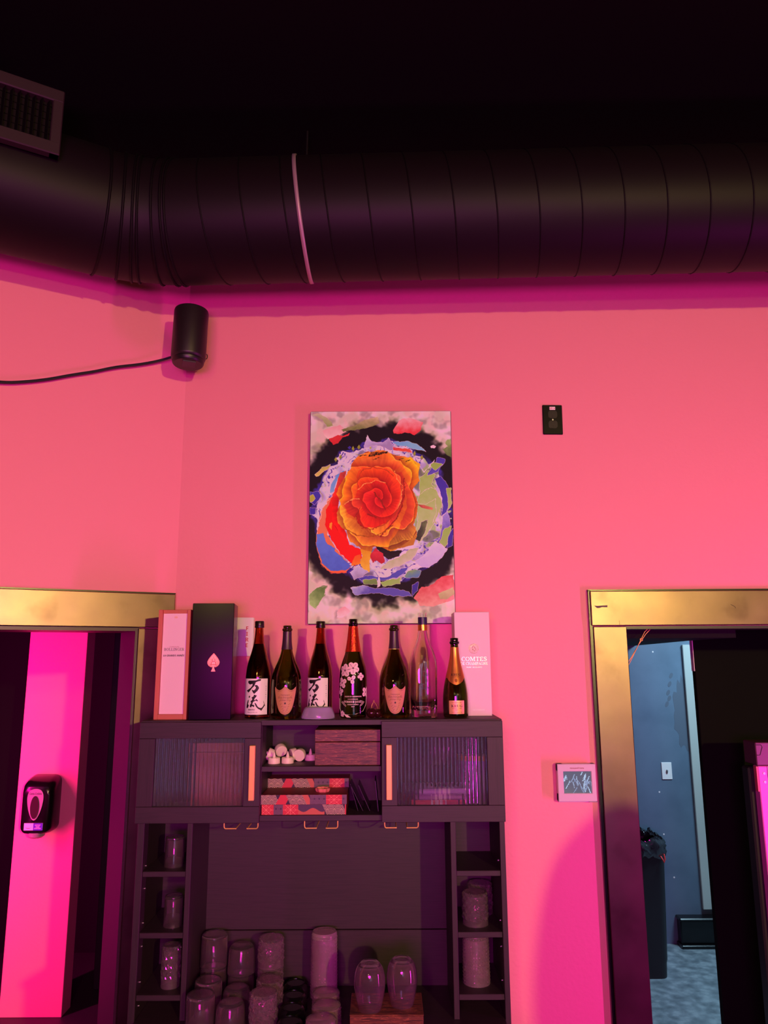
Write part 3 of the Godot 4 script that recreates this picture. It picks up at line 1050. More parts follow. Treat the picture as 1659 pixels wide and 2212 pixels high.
func stroke(pts: Array, w: float, c: Color) -> void:
	var cc := pigment(c)
	for i in range(0, pts.size() - 2, 2):
		var a := Vector2(pts[i], pts[i + 1])
		var b := Vector2(pts[i + 2], pts[i + 3])
		var n := int(a.distance_to(b) / 2.0) + 1
		for k in n:
			var p := a.lerp(b, float(k) / n)
			p += Vector2(pnoise.get_noise_2d(p.x * 2, p.y * 2), pnoise.get_noise_2d(p.x * 2 + 400, p.y * 2)) * 10.0
			var q := pmap(p.x, p.y)
			var sz := maxi(1, int(w * PW / 1360.0 * (0.6 + 0.8 * absf(pnoise.get_noise_2d(p.x * 3, p.y * 3)) * 2.0)))
			pimg.fill_rect(Rect2i(int(q.x), int(q.y), sz, sz), cc)

func rose_print() -> Image:
	pimg = Image.create(PW, PH, true, Image.FORMAT_RGB8)
	pnoise = FastNoiseLite.new()
	pnoise.seed = 11
	pnoise.frequency = 0.006
	pnoise.fractal_octaves = 3
	var pale := rgb(222, 160, 164)
	var beige := rgb(196, 140, 128)
	var olive := rgb(140, 122, 70)
	var black := rgb(22, 8, 16)
	var blue := rgb(62, 34, 120)
	var white := rgb(206, 158, 190)
	var mauve := rgb(150, 104, 140)
	var green := rgb(142, 140, 62)
	var yellow := rgb(168, 136, 46)
	# ground, black ring, blue rim, pale ring
	for y in PH:
		for x in PW:
			var zx := 141.0 + x * 1329.0 / PW
			var zy := 100.0 + y * 2017.0 / PH
			var n1 := pnoise.get_noise_2d(zx * 0.8, zy * 0.8)
			var n2 := pnoise.get_noise_2d(zx * 0.85 + 3000, zy * 0.85)
			var n3 := pnoise.get_noise_2d(zx * 1.0, zy * 1.0 + 7000)
			var d := Vector2((zx - 815.0) / 690.0, (zy - 1065.0) / (720.0 if zy < 1065 else 735.0))
			var r := d.length() + n1 * 0.07 + n2 * 0.035
			var ang := d.angle()
			var c: Color
			var edge := 1.12 + 0.05 * n3
			var n4 := pnoise.get_noise_2d(zx * 0.5 + 5000, zy * 0.5)
			if r > edge:
				var far := r - edge
				c = pale.lerp(beige, clampf(0.35 + n4 * 1.5, 0.0, 0.8))
				c = c.lerp(rgb(222, 138, 140), clampf(n2 * 1.6, 0.0, 0.5))
				c = c.lerp(rgb(110, 96, 52), clampf((0.16 - far) / 0.16, 0.0, 1.0) * clampf(0.45 + n3 * 2.0, 0.0, 0.9))
				c = c.lerp(rgb(120, 84, 84), clampf(n1 * 1.5 - 0.12, 0.0, 0.5))
				c = black.lerp(c, smoothstep(0.0, 1.0, clampf(far / 0.1, 0.0, 1.0)))
			elif r > 0.965:
				c = black
			elif r > 0.9 + 0.05 * n3:
				c = black.lerp(blue, smoothstep(0.965, 0.93, r) * clampf(0.75 + n2, 0.0, 1.0))
			else:
				var q := r + n1 * 0.11
				c = white.lerp(mauve, clampf(0.18 + n2 * 1.5, 0.0, 0.75))
				# flowing outlines of blue and ochre
				var jag := 0.1 * absf(fmod(ang * 9.0 + n1 * 4.0 + 40.0, 1.0) - 0.5)
				var line := absf(fmod(q * 7.0 + n4 * 1.2 + jag * 6.0 + 10.0, 1.0) - 0.5)
				if r > 0.6:
					c = c.lerp(blue, smoothstep(0.13, 0.05, line) * clampf(0.6 + n3 * 2.2, 0.0, 1.0))
				var line2 := absf(fmod(q * 7.0 + n4 * 1.2 + 10.42, 1.0) - 0.5)
				if r > 0.7:
					c = c.lerp(yellow, smoothstep(0.075, 0.03, line2) * clampf(0.35 + n2 * 2.4, 0.0, 0.9))
				if ang > -0.95 and ang < 0.8:
					var gg := smoothstep(-0.25, 0.3, sin(ang * 7.0 + n1 * 5.0) * 0.45 + n4)
					c = c.lerp(green, 0.7 * gg)
				c = c.lerp(rgb(64, 40, 70), 0.5 * smoothstep(0.25, 0.45, n4))
			pimg.set_pixel(x, y, pigment(c))
	# corners of the ground
	poly([250, 290, 300, 270, 420, 230, 480, 300, 400, 340, 300, 380], rgb(216, 120, 124), rgb(226, 150, 150))
	poly([310, 375, 400, 330, 445, 345, 515, 310, 500, 345, 440, 360, 400, 415, 350, 432, 330, 400], rgb(206, 40, 44), rgb(190, 30, 36))
	poly([925, 290, 980, 190, 1080, 160, 1210, 210, 1190, 290, 1130, 335, 1040, 310, 990, 325, 930, 320], rgb(224, 134, 140), rgb(214, 34, 42))
	poly([150, 130, 230, 120, 330, 190, 350, 240, 300, 250, 240, 170], rgb(190, 140, 118), olive)
	poly([560, 240, 640, 190, 780, 150, 790, 220, 700, 260, 590, 280, 450, 300, 430, 280], rgb(196, 140, 110), rgb(96, 84, 40))
	poly([1420, 420, 1440, 385, 1480, 380, 1480, 560, 1430, 530, 1400, 480, 1450, 450], rgb(150, 140, 80), rgb(80, 76, 40))
	poly([1280, 450, 1310, 435, 1335, 450, 1320, 470, 1285, 468], pale, pale, Vector2.ZERO, Vector2.ONE, 3.0)
	poly([125, 1860, 200, 1785, 295, 1770, 275, 1860, 180, 1985, 130, 1940], rgb(84, 88, 44), rgb(160, 150, 96), Vector2(1, 0.2), Vector2(0, 0.8))
	poly([1125, 1885, 1200, 1790, 1300, 1770, 1390, 1690, 1500, 1680, 1520, 1790, 1510, 1900, 1300, 1970, 1190, 1960], rgb(196, 44, 52), rgb(226, 118, 120), Vector2(0.3, 0), Vector2(0.5, 1))
	poly([1360, 1850, 1500, 1790, 1520, 1850, 1440, 1900, 1380, 1900], rgb(196, 150, 110), rgb(170, 120, 90))
	poly([400, 1990, 470, 1960, 520, 2000, 450, 2060, 390, 2060], rgb(214, 120, 124), pale)
	# swirls of the ring
	poly([640, 470, 680, 330, 720, 400, 830, 410, 880, 365, 920, 440, 1000, 470, 900, 490, 800, 440, 700, 450], white, mauve, Vector2(0, 0), Vector2(0.2, 1), 9.0, 0.12, rgb(226, 186, 190))
	poly([915, 405, 1060, 400, 1165, 430, 1240, 500, 1160, 490, 1050, 450, 960, 440], rgb(96, 120, 180), rgb(120, 140, 190), Vector2(0, 0), Vector2(0.2, 1), 9.0, 0.12, rgb(226, 186, 190))
	poly([920, 450, 1010, 470, 1080, 470, 1110, 510, 1000, 500, 925, 490], rgb(196, 40, 50), rgb(210, 60, 50), Vector2(0, 0), Vector2(0.2, 1), 9.0, 0.12, rgb(226, 186, 190))
	poly([330, 900, 325, 840, 380, 730, 450, 680, 470, 700, 400, 760, 370, 830, 360, 890], rgb(90, 110, 160), rgb(120, 130, 180), Vector2(0, 0), Vector2(0.2, 1), 9.0, 0.12, rgb(226, 186, 190))
	poly([130, 890, 215, 885, 240, 940, 180, 1010, 135, 990], rgb(64, 44, 130), blue, Vector2(0, 0), Vector2(0.2, 1), 9.0, 0.12, rgb(226, 186, 190))
	poly([132, 930, 170, 905, 185, 950, 150, 990, 130, 985], yellow, yellow, Vector2(0, 0), Vector2(0.2, 1), 9.0, 0.12, rgb(226, 186, 190))
	poly([130, 1040, 190, 1045, 180, 1100, 130, 1100], blue, blue, Vector2(0, 0), Vector2(0.2, 1), 9.0, 0.12, rgb(226, 186, 190))
	poly([180, 720, 250, 650, 330, 625, 320, 650, 260, 700, 190, 745], olive, rgb(210, 150, 70), Vector2(0, 0), Vector2(0.2, 1), 9.0, 0.12, rgb(226, 186, 190))
	for p in [[315, 750, 15], [255, 797, 10], [510, 458, 18], [420, 510, 12], [212, 852, 9], [436, 640, 8]]:
		poly([p[0] - p[2], p[1], p[0], p[1] - p[2], p[0] + p[2], p[1], p[0], p[1] + p[2]], blue, blue, Vector2.ZERO, Vector2.ONE, 3.0)
	for p in [[380, 575], [425, 550], [545, 470], [600, 455], [1130, 520], [1200, 560]]:
		poly([p[0] - 16, p[1], p[0], p[1] - 26, p[0] + 14, p[1] + 4, p[0] - 2, p[1] + 26], yellow, rgb(110, 90, 30), Vector2.ZERO, Vector2.ONE, 4.0)
	# greens and purple bands on the right
	poly([1180, 760, 1260, 690, 1330, 720, 1300, 820, 1350, 900, 1400, 1000, 1330, 1180, 1250, 1300, 1170, 1390, 1140, 1300, 1160, 1180, 1150, 1010, 1180, 900], rgb(150, 144, 70), rgb(176, 152, 108), Vector2(0, 0), Vector2(0.6, 1), 9.0, 0.12, rgb(226, 186, 190))
	poly([1320, 620, 1350, 560, 1420, 570, 1410, 620, 1350, 700, 1300, 720, 1250, 740, 1290, 660], blue, rgb(90, 60, 140), Vector2(0, 0), Vector2(0.2, 1), 9.0, 0.12, rgb(226, 186, 190))
	poly([1280, 640, 1310, 600, 1400, 630, 1330, 690], rgb(140, 134, 60), green, Vector2(0, 0), Vector2(0.2, 1), 9.0, 0.12, rgb(226, 186, 190))
	poly([1320, 770, 1380, 740, 1450, 830, 1480, 960, 1440, 1090, 1390, 1130, 1400, 1000, 1370, 870], blue, rgb(76, 50, 130), Vector2(0, 0), Vector2(0.2, 1), 9.0, 0.12, rgb(226, 186, 190))
	poly([1430, 860, 1480, 850, 1490, 1010, 1450, 1080, 1450, 960], green, rgb(170, 150, 90), Vector2(0, 0), Vector2(0.2, 1), 9.0, 0.12, rgb(226, 186, 190))
	poly([1400, 1130, 1450, 1080, 1480, 1200, 1420, 1370, 1330, 1420, 1390, 1280], rgb(190, 140, 180), rgb(84, 56, 130), Vector2(0, 0), Vector2(1, 0.6), 9.0, 0.12, rgb(226, 186, 190))
	poly([1420, 1240, 1490, 1220, 1470, 1340, 1420, 1420, 1370, 1380], green, rgb(150, 140, 80), Vector2(0, 0), Vector2(0.2, 1), 9.0, 0.12, rgb(226, 186, 190))
	poly([1450, 1320, 1500, 1240, 1500, 1400, 1440, 1440], blue, rgb(60, 40, 110), Vector2(0, 0), Vector2(0.2, 1), 9.0, 0.12, rgb(226, 186, 190))
	poly([1140, 1340, 1200, 1180, 1260, 1160, 1240, 1260, 1180, 1370], rgb(40, 26, 30), rgb(110, 96, 60), Vector2(0, 0.5), Vector2(1, 0.5), 9.0, 0.12, rgb(226, 186, 190))
	poly([1160, 1015, 1220, 1020, 1310, 1050, 1300, 1070, 1200, 1045], rgb(150, 40, 40), rgb(220, 110, 80), Vector2(0, 0), Vector2(1, 0), 3.0)
	# lower ring
	poly([800, 1620, 900, 1540, 1000, 1500, 1100, 1430, 1180, 1420, 1120, 1520, 1000, 1590, 870, 1620], rgb(150, 132, 72), rgb(190, 146, 130), Vector2(0, 0), Vector2(0.2, 1), 9.0, 0.12, rgb(226, 186, 190))
	poly([1130, 1560, 1230, 1490, 1330, 1360, 1450, 1440, 1380, 1530, 1270, 1610, 1190, 1600], rgb(206, 156, 186), rgb(180, 130, 170), Vector2(0, 0), Vector2(0.2, 1), 9.0, 0.12, rgb(226, 186, 190))
	poly([590, 1700, 700, 1680, 860, 1700, 1000, 1620, 1080, 1600, 1000, 1690, 880, 1720, 760, 1730, 640, 1740], blue, rgb(80, 60, 140), Vector2(0, 0), Vector2(0.2, 1), 9.0, 0.12, rgb(226, 186, 190))
	poly([640, 1720, 770, 1710, 780, 1760, 650, 1760], green, rgb(110, 104, 60), Vector2(0, 0), Vector2(0.2, 1), 9.0, 0.12, rgb(226, 186, 190))
	poly([800, 1740, 1000, 1700, 1000, 1760, 830, 1780], green, rgb(150, 140, 80), Vector2(0, 0), Vector2(0.2, 1), 9.0, 0.12, rgb(226, 186, 190))
	poly([520, 1790, 640, 1770, 760, 1800, 900, 1790, 1080, 1830, 1100, 1870, 930, 1870, 760, 1840, 560, 1860], rgb(206, 160, 190), rgb(90, 60, 140), Vector2(0, 0), Vector2(0.2, 1), 9.0, 0.12, rgb(226, 186, 190))
	poly([1060, 1650, 1140, 1620, 1200, 1640, 1170, 1700, 1080, 1710, 1030, 1690], green, rgb(90, 96, 130), Vector2(0, 0), Vector2(0.2, 1), 9.0, 0.12, rgb(226, 186, 190))
	poly([1110, 1770, 1170, 1740, 1160, 1820, 1110, 1880], blue, rgb(60, 40, 110), Vector2(0, 0), Vector2(0.2, 1), 9.0, 0.12, rgb(226, 186, 190))
	poly([510, 1650, 600, 1580, 640, 1620, 700, 1650, 620, 1690, 560, 1720], white, mauve, Vector2(0, 0), Vector2(0.2, 1), 9.0, 0.12, rgb(226, 186, 190))
	poly([780, 1720, 800, 1680, 805, 1780, 770, 1790], white, white, Vector2(0, 0), Vector2(0.2, 1), 9.0, 0.12, rgb(226, 186, 190))
	# coral leaf, red leaf and blue tip on the left of the rose
	poly([195, 1300, 240, 1080, 300, 970, 345, 930, 360, 1000, 300, 1150, 300, 1300, 400, 1450, 520, 1590, 480, 1655, 330, 1655, 240, 1580, 190, 1400], rgb(216, 96, 70), rgb(214, 84, 50), Vector2(0, 0), Vector2(0.6, 1))
	poly([345, 940, 420, 700, 480, 690, 410, 900, 400, 1090, 470, 1260, 510, 1390, 620, 1440, 630, 1520, 560, 1590, 430, 1480, 330, 1330, 275, 1200, 290, 1060], rgb(206, 70, 50), rgb(222, 16, 14), Vector2(0.5, 0), Vector2(0.5, 0.4))
	poly([200, 1285, 262, 1285, 300, 1390, 380, 1425, 370, 1450, 430, 1500, 520, 1590, 480, 1630, 330, 1635, 250, 1560, 195, 1400], rgb(92, 96, 170), rgb(72, 76, 150))
	poly([240, 1590, 330, 1640, 480, 1640, 490, 1655, 330, 1660], rgb(220, 80, 44), rgb(220, 70, 40))
	poly([320, 1190, 345, 1180, 340, 1255, 318, 1230], rgb(224, 110, 30), rgb(224, 110, 30), Vector2.ZERO, Vector2.ONE, 3.0)
	poly([610, 1430, 730, 1410, 700, 1560, 705, 1650, 640, 1620, 605, 1560, 640, 1500], rgb(206, 108, 20), rgb(226, 140, 50))
	poly([530, 1590, 560, 1500, 620, 1480, 610, 1570], rgb(220, 60, 20), rgb(226, 100, 30))
	poly([760, 1400, 900, 1450, 1010, 1450, 980, 1500, 880, 1535, 820, 1480, 770, 1430], black, rgb(40, 20, 24))
	poly([715, 1470, 770, 1420, 780, 1450, 830, 1470, 850, 1560, 820, 1575, 760, 1540, 735, 1565, 705, 1510], rgb(206, 40, 52), rgb(170, 24, 36))
	# the rose, outer petals first
	poly([545, 590, 600, 540, 690, 500, 830, 485, 960, 540, 1090, 560, 1180, 625, 1165, 700, 1175, 790, 1110, 870, 1150, 960, 1165, 1010, 1150, 1120, 1120, 1200, 1160, 1280, 1120, 1400, 1010, 1425, 905, 1455, 790, 1410, 620, 1430, 515, 1360, 480, 1240, 400, 1190, 385, 1090, 425, 1000, 385, 910, 420, 820, 470, 740, 520, 660], rgb(222, 92, 26), rgb(214, 112, 26), Vector2(0.5, 0), Vector2(0.4, 1))
	poly([880, 1440, 900, 1360, 980, 1270, 1060, 1210, 1120, 1195, 1162, 1280, 1120, 1400, 1010, 1425], rgb(200, 104, 40), rgb(150, 76, 26), Vector2(1, 0), Vector2(0, 0.8))
	poly([1000, 560, 1090, 555, 1182, 625, 1160, 700, 1178, 790, 1110, 850, 1090, 760, 1040, 680], rgb(232, 150, 20), rgb(218, 96, 24), Vector2(0.9, 0), Vector2(0.2, 1))
	poly([470, 740, 560, 680, 600, 700, 590, 860, 620, 940, 500, 960, 430, 1010, 390, 920, 420, 820], rgb(228, 130, 20), rgb(224, 84, 24), Vector2(0, 0.3), Vector2(1, 0.5))
	poly([385, 1090, 425, 1000, 470, 1060, 480, 1130, 580, 1160, 620, 1230, 740, 1240, 860, 1210, 800, 1290, 640, 1320, 540, 1290, 440, 1230, 400, 1190], rgb(226, 140, 36), rgb(214, 116, 30), Vector2(0, 0), Vector2(0.8, 1))
	poly([480, 1260, 560, 1300, 700, 1330, 860, 1290, 960, 1200, 900, 1330, 800, 1390, 640, 1425, 515, 1360], rgb(206, 96, 40), rgb(222, 110, 30), Vector2(0.8, 0), Vector2(0.2, 1))
	poly([550, 590, 640, 560, 760, 560, 900, 590, 960, 560, 1010, 650, 940, 680, 820, 640, 700, 640, 600, 670, 540, 650], rgb(226, 110, 40), rgb(218, 70, 26))
	poly([585, 700, 640, 650, 820, 640, 930, 690, 985, 760, 1010, 850, 1000, 1000, 950, 1120, 860, 1190, 760, 1230, 650, 1235, 590, 1190, 570, 1110, 620, 1040, 560, 960, 580, 870], rgb(224, 72, 22), rgb(206, 34, 20), Vector2(0.4, 0), Vector2(0.6, 1))
	poly([590, 690, 720, 660, 860, 690, 920, 800, 900, 860, 800, 780, 690, 800, 630, 850, 595, 830], rgb(226, 76, 20), rgb(204, 48, 22), Vector2(0.3, 0), Vector2(0.7, 1))
	poly([460, 1010, 520, 955, 600, 950, 630, 990, 600, 1080, 560, 1140, 490, 1100], rgb(216, 70, 34), rgb(196, 44, 26), Vector2(0.2, 0), Vector2(0.7, 1))
	poly([700, 800, 820, 770, 900, 860, 890, 1000, 840, 1060, 790, 930, 740, 870], rgb(206, 44, 24), rgb(178, 30, 20), Vector2(0, 0), Vector2(1, 1))
	poly([640, 880, 730, 880, 800, 960, 850, 1070, 790, 1130, 680, 1100, 620, 1050, 650, 960], rgb(214, 44, 28), rgb(196, 34, 24))
	poly([940, 700, 1010, 700, 1050, 800, 1040, 950, 1000, 1080, 930, 1200, 860, 1250, 920, 1120, 990, 950, 1000, 830], rgb(220, 74, 30), rgb(214, 60, 34), Vector2(0.5, 0), Vector2(0.4, 1))
	poly([1040, 780, 1100, 880, 1140, 980, 1130, 1120, 1080, 1210, 980, 1270, 1000, 1180, 1060, 1050], rgb(206, 66, 30), rgb(196, 60, 30), Vector2(0.5, 0), Vector2(0.5, 1))
	# folds of the petals: bands that turn round the heart of the rose
	for y in range(int(pmap(0, 480).y), int(pmap(0, 1460).y)):
		for x in range(int(PW * 0.16), int(PW * 0.8)):
			var c := pimg.get_pixel(x, y)
			if c.r < 0.55 or c.b > 0.36 or c.r - c.b < 0.35:
				continue
			var zx := 130.0 + x * 1340.0 / PW
			var zy := 100.0 + y * 2017.0 / PH
			var d := Vector2(zx - 770.0, (zy - 950.0) * 0.92)
			var r := d.length()
			if r > 470.0:
				continue
			var wob := pnoise.get_noise_2d(zx * 0.42, zy * 0.42) * 0.75
			var k := fposmod(r / 118.0 + d.angle() / TAU * 2.0 + wob, 1.0)
			var fold := lerpf(0.74, 1.1, pow(k, 0.7))
			if k > 0.94:
				fold = 1.22
			var vein := 1.0 + 0.07 * pnoise.get_noise_2d(d.angle() * 1500.0, r * 0.5)
			fold *= vein
			pimg.set_pixel(x, y, Color(clampf(c.r * fold, 0, 1), clampf(c.g * fold * fold * lerpf(0.62, 0.95, clampf(r / 420.0, 0, 1)), 0, 1), clampf(c.b * fold, 0, 1)))
	var deep := rgb(140, 22, 16)
	var rim := rgb(236, 120, 60)
	stroke([740, 890, 760, 930, 800, 960, 820, 1010, 850, 1060], 12, deep)
	stroke([680, 1098, 730, 1115, 765, 1130], 14, deep)
	stroke([585, 850, 590, 740, 640, 665, 740, 650, 860, 680, 930, 740], 8, rgb(182, 46, 20))
	stroke([1025, 760, 1030, 900, 1000, 1040, 950, 1150, 880, 1230, 800, 1320], 9, deep)
	stroke([940, 690, 960, 760, 1010, 830, 1000, 960, 960, 1080], 7, rim)
	stroke([620, 1235, 720, 1250, 840, 1200, 940, 1110, 1000, 1000], 8, rgb(170, 40, 18))
	stroke([480, 1250, 580, 1300, 700, 1320, 830, 1280, 920, 1210], 8, rgb(150, 56, 16))
	stroke([580, 870, 640, 820, 760, 780, 860, 810], 7, rim)
	stroke([460, 1010, 520, 960, 600, 955], 7, rim)
	stroke([620, 1040, 570, 1110, 590, 1190, 650, 1235], 6, deep)
	stroke([545, 590, 600, 540, 690, 505, 830, 488, 960, 545, 1090, 560, 1180, 628], 5, rim)
	for k in 14:
		stroke([690 + k * 12, 545 - k * 2, 712 + k * 12, 500], 7, rgb(50, 20, 10))
	for p in [[930, 545, 985, 535], [980, 585, 1030, 560], [1050, 600, 1090, 585], [600, 545, 670, 530], [730, 575, 790, 560]]:
		stroke(p, 6, rgb(60, 24, 12))
	for k in 8:
		stroke([930 + k * 22, 1330 - k * 8, 960 + k * 24, 1400 - k * 10], 4, rgb(126, 60, 24))
	for k in 9:
		stroke([410 + k * 40, 1180 + k * 10, 440 + k * 42, 1235 + k * 10], 4, rgb(190, 96, 30))
	# pale outlines of the leaves
	stroke([190, 1390, 240, 1580, 330, 1660, 480, 1658, 560, 1580], 6, rgb(30, 14, 50))
	stroke([200, 1290, 240, 1080, 300, 970, 350, 930], 6, rgb(230, 170, 150))
	stroke([1180, 640, 1220, 700, 1280, 640, 1320, 580], 6, white)
	stroke([1150, 1000, 1240, 1010, 1330, 960], 4, rgb(220, 200, 150))
	stroke([1160, 930, 1230, 880, 1280, 850, 1330, 870], 4, rgb(220, 200, 150))
	stroke([1330, 960, 1340, 1100, 1300, 1200], 5, rgb(216, 180, 160))
	stroke([130, 1850, 200, 1785, 295, 1772, 270, 1870, 180, 1985], 4, rgb(216, 190, 150))
	pimg.resize(PW * 5 / 8, PH * 5 / 8, Image.INTERPOLATE_LANCZOS)
	pimg.resize(PW, PH, Image.INTERPOLATE_CUBIC)
	pimg.generate_mipmaps()
	return pimg

# ---------------------------------------------------------------- the bar cabinet
func reeded_pane(x0: float, x1: float, y0: float, y1: float, zb: float, ribs: int) -> ArrayMesh:
	var s := tool()
	var per := 8
	var n := ribs * per
	var px := []
	for i in n + 1:
		var t := float(i) / per
		px.append(Vector2(lerpf(x0, x1, float(i) / n), zb + 0.0025 + 0.0022 * absf(sin(PI * t))))
	for i in n:
		var a: Vector2 = px[i]
		var b: Vector2 = px[i + 1]
		s.set_smooth_group(1 + (i / per) % 2)
		quad(s, Vector3(a.x, y0, a.y), Vector3(b.x, y0, b.y), Vector3(b.x, y1, b.y), Vector3(a.x, y1, a.y))
		s.set_smooth_group(-1)
		quad(s, Vector3(b.x, y0, zb), Vector3(a.x, y0, zb), Vector3(a.x, y1, zb), Vector3(b.x, y1, zb))
		quad(s, Vector3(a.x, y1, a.y), Vector3(b.x, y1, b.y), Vector3(b.x, y1, zb), Vector3(a.x, y1, zb))
		quad(s, Vector3(a.x, y0, zb), Vector3(b.x, y0, zb), Vector3(b.x, y0, b.y), Vector3(a.x, y0, a.y))
	return done(s)

func bar_cabinet() -> void:
	var base := Vector3(-0.193, 0, -2.45)
	var c := thing("bar_cabinet", "dark stained bar cabinet with two ribbed glass doors and narrow shelf columns", "cabinet", base)
	var w: Material = mats["dark oak"]
	var up: Material = mats["dark oak upright"]
	var fr := -2.34
	var bk := -2.565
	var add := func(called: String, lo: Vector3, hi: Vector3, m: Material) -> MeshInstance3D:
		return part(called, box(lo, hi, 0.0012), m, c, -base)
	# carcass
	add.call("top_board", Vector3(-0.741, 1.73, bk), Vector3(0.355, TOP_Y, fr + 0.006), w)
	add.call("side_panel", Vector3(-0.738, 0.0, bk), Vector3(-0.7175, 1.73, fr), up)
	add.call("side_panel", Vector3(0.338, 0.0, bk), Vector3(0.354, 1.73, fr), up)
	add.call("divider", Vector3(-0.59, COUNTER_Y, bk), Vector3(-0.574, 1.454, fr), up)
	add.call("divider", Vector3(0.192, COUNTER_Y, bk), Vector3(0.208, 1.454, fr), up)
	add.call("divider", Vector3(-0.39, 1.471, bk), Vector3(-0.374, 1.73, fr - 0.002), up)
	add.call("divider", Vector3(-0.012, 1.471, bk), Vector3(0.004, 1.73, fr - 0.002), up)
	add.call("bottom_board", Vector3(-0.7175, 1.454, bk), Vector3(0.338, 1.471, fr - 0.001), w)
	add.call("shelf", Vector3(-0.374, 1.594, bk), Vector3(-0.012, 1.61, fr - 0.003), w)
	for y in [1.3, 1.134, 0.970]:
		add.call("shelf", Vector3(-0.7175, y, bk), Vector3(-0.59, y + 0.0155, fr - 0.004), w)
		add.call("shelf", Vector3(0.208, y - 0.002, bk), Vector3(0.338, y + 0.0135, fr - 0.004), w)
	add.call("back_panel", Vector3(-0.73, 1.083, bk - 0.012), Vector3(0.347, 1.735, bk + 0.0004), w)
	add.call("back_panel", Vector3(-0.73, 0.1, bk - 0.0125), Vector3(0.347, 1.0805, bk + 0.0001), w)
	add.call("worktop", Vector3(-0.717, COUNTER_Y - 0.022, bk), Vector3(0.338, COUNTER_Y, -2.12), w)
	add.call("base_body", Vector3(-0.717, 0.0, bk), Vector3(0.338, COUNTER_Y - 0.022, -2.15), up)
	# doors
	for k in 2:
		var x0: float = [-0.742, -0.011][k]
		var x1: float = [-0.375, 0.355][k]
		var door := Node3D.new()
		door.name = "door"
		c.add_child(door, true)
		door.position = -base
		var z0 := fr + 0.001
		var z1 := fr + 0.018
		var gx0: float = [-0.694, 0.035][k]
		var gx1: float = [-0.4235, 0.306][k]
		part("door_rail", box(Vector3(x0, 1.6945, z0), Vector3(x1, 1.742, z1), 0.001), w, door)
		part("door_rail", box(Vector3(x0, 1.453, z0), Vector3(x1, 1.4995, z1), 0.001), w, door)
		part("door_stile", box(Vector3(x0, 1.4997, z0), Vector3(gx0, 1.6943, z1), 0.001), up, door)
		part("door_stile", box(Vector3(gx1, 1.4997, z0), Vector3(x1, 1.6943, z1), 0.001), up, door)
		part("ribbed_pane", reeded_pane(gx0 - 0.004, gx1 + 0.004, 1.497, 1.697, z0 + 0.002, 24), solid_glass("ribbed glass", Color(0.9, 0.82, 0.94), 0.045, 0.03), door)
		var hx0: float = [-0.406, 0.0025][k]
		part("handle", box(Vector3(hx0, 1.518, z1 + 0.001), Vector3(hx0 + 0.017, 1.675, z1 + 0.016), 0.0015), mats["copper"], door)
	# copper stemware rails under the middle
	for pair in [[-0.482, -0.447], [-0.381, -0.413], [-0.242, -0.207], [-0.143, -0.177], [-0.003, 0.031], [0.097, 0.064]]:
		var sgn := signf(pair[1] - pair[0])
		var line := [Vector3(pair[0], 1.454, fr - 0.006), Vector3(pair[0], 1.440, fr - 0.006), Vector3(pair[0] + 0.001 * sgn, 1.4355, fr - 0.006), Vector3(pair[0] + 0.004 * sgn, 1.433, fr - 0.006), Vector3(pair[1], 1.433, fr - 0.006)]
		var s := tool()
		add_tube(s, line, 0.0019, 8)
		add_tube(s, [Vector3(pair[1], 1.433, fr - 0.006), Vector3(pair[1], 1.4335, bk + 0.01)], 0.0019, 8)
		part("stemware_rail", done(s), mats["copper"], c, -base)
	# shelf pins
	for y in [1.325, 1.262, 1.168, 1.105, 1.01, 0.948]:
		part("shelf_pin", tube([Vector3(-0.7175, y, fr - 0.03), Vector3(-0.7135, y, fr - 0.03)], 0.0028, 8), mats["steel"], c, -base)
	for y in [1.335, 1.17, 1.1, 1.01]:
		part("shelf_pin", tube([Vector3(0.338, y, fr - 0.03), Vector3(0.334, y, fr - 0.03)], 0.0028, 8), mats["steel"], c, -base)

# ---------------------------------------------------------------- bottles
const SAKE := [[0.0, 0.0], [0.034, 0.0], [0.0385, 0.004], [0.0397, 0.012], [0.0397, 0.115], [0.0388, 0.135], [0.0362, 0.157], [0.031, 0.18], [0.0238, 0.204], [0.0176, 0.23], [0.0142, 0.258], [0.0128, 0.28], [0.0126, 0.285]]
const CUVEE := [[0.0, 0.0], [0.041, 0.0], [0.0465, 0.006], [0.0484, 0.02], [0.0487, 0.07], [0.0483, 0.1], [0.0468, 0.119], [0.0432, 0.138], [0.036, 0.159], [0.0265, 0.181], [0.0192, 0.203], [0.0148, 0.232], [0.0134, 0.262], [0.0132, 0.273]]
const FLEUR := [[0.0, 0.0], [0.0385, 0.0], [0.0422, 0.006], [0.0432, 0.02], [0.0436, 0.1], [0.0424, 0.136], [0.0397, 0.156], [0.0348, 0.174], [0.0288, 0.191], [0.0244, 0.207], [0.0186, 0.244], [0.0146, 0.28], [0.0142, 0.286]]
const GRANDE := [[0.0, 0.0], [0.035, 0.0], [0.039, 0.006], [0.04, 0.03], [0.0394, 0.064], [0.0376, 0.082], [0.0349, 0.1], [0.031, 0.117], [0.0266, 0.134], [0.0223, 0.151], [0.0185, 0.169], [0.0152, 0.186], [0.0134, 0.203], [0.0126, 0.22], [0.0126, 0.226]]

func shell(outer: Array, wall: float, floor_: float) -> Array:
	var out := outer.duplicate()
	var top: Vector2 = outer[-1]
	for i in range(outer.size() - 1, -1, -1):
		var p: Vector2 = outer[i]
		var r := p.x - wall
		if p.y < floor_ or r <= 0.0:
			continue
		if i == outer.size() - 1:
			out.append(Vector2(r, p.y))
		else:
			out.append(Vector2(r, p.y))
	out.append(Vector2(maxf(out[-1].x - 0.01, 0.005), floor_))
	out.append(Vector2(0.0, floor_ + 0.006))
	return out

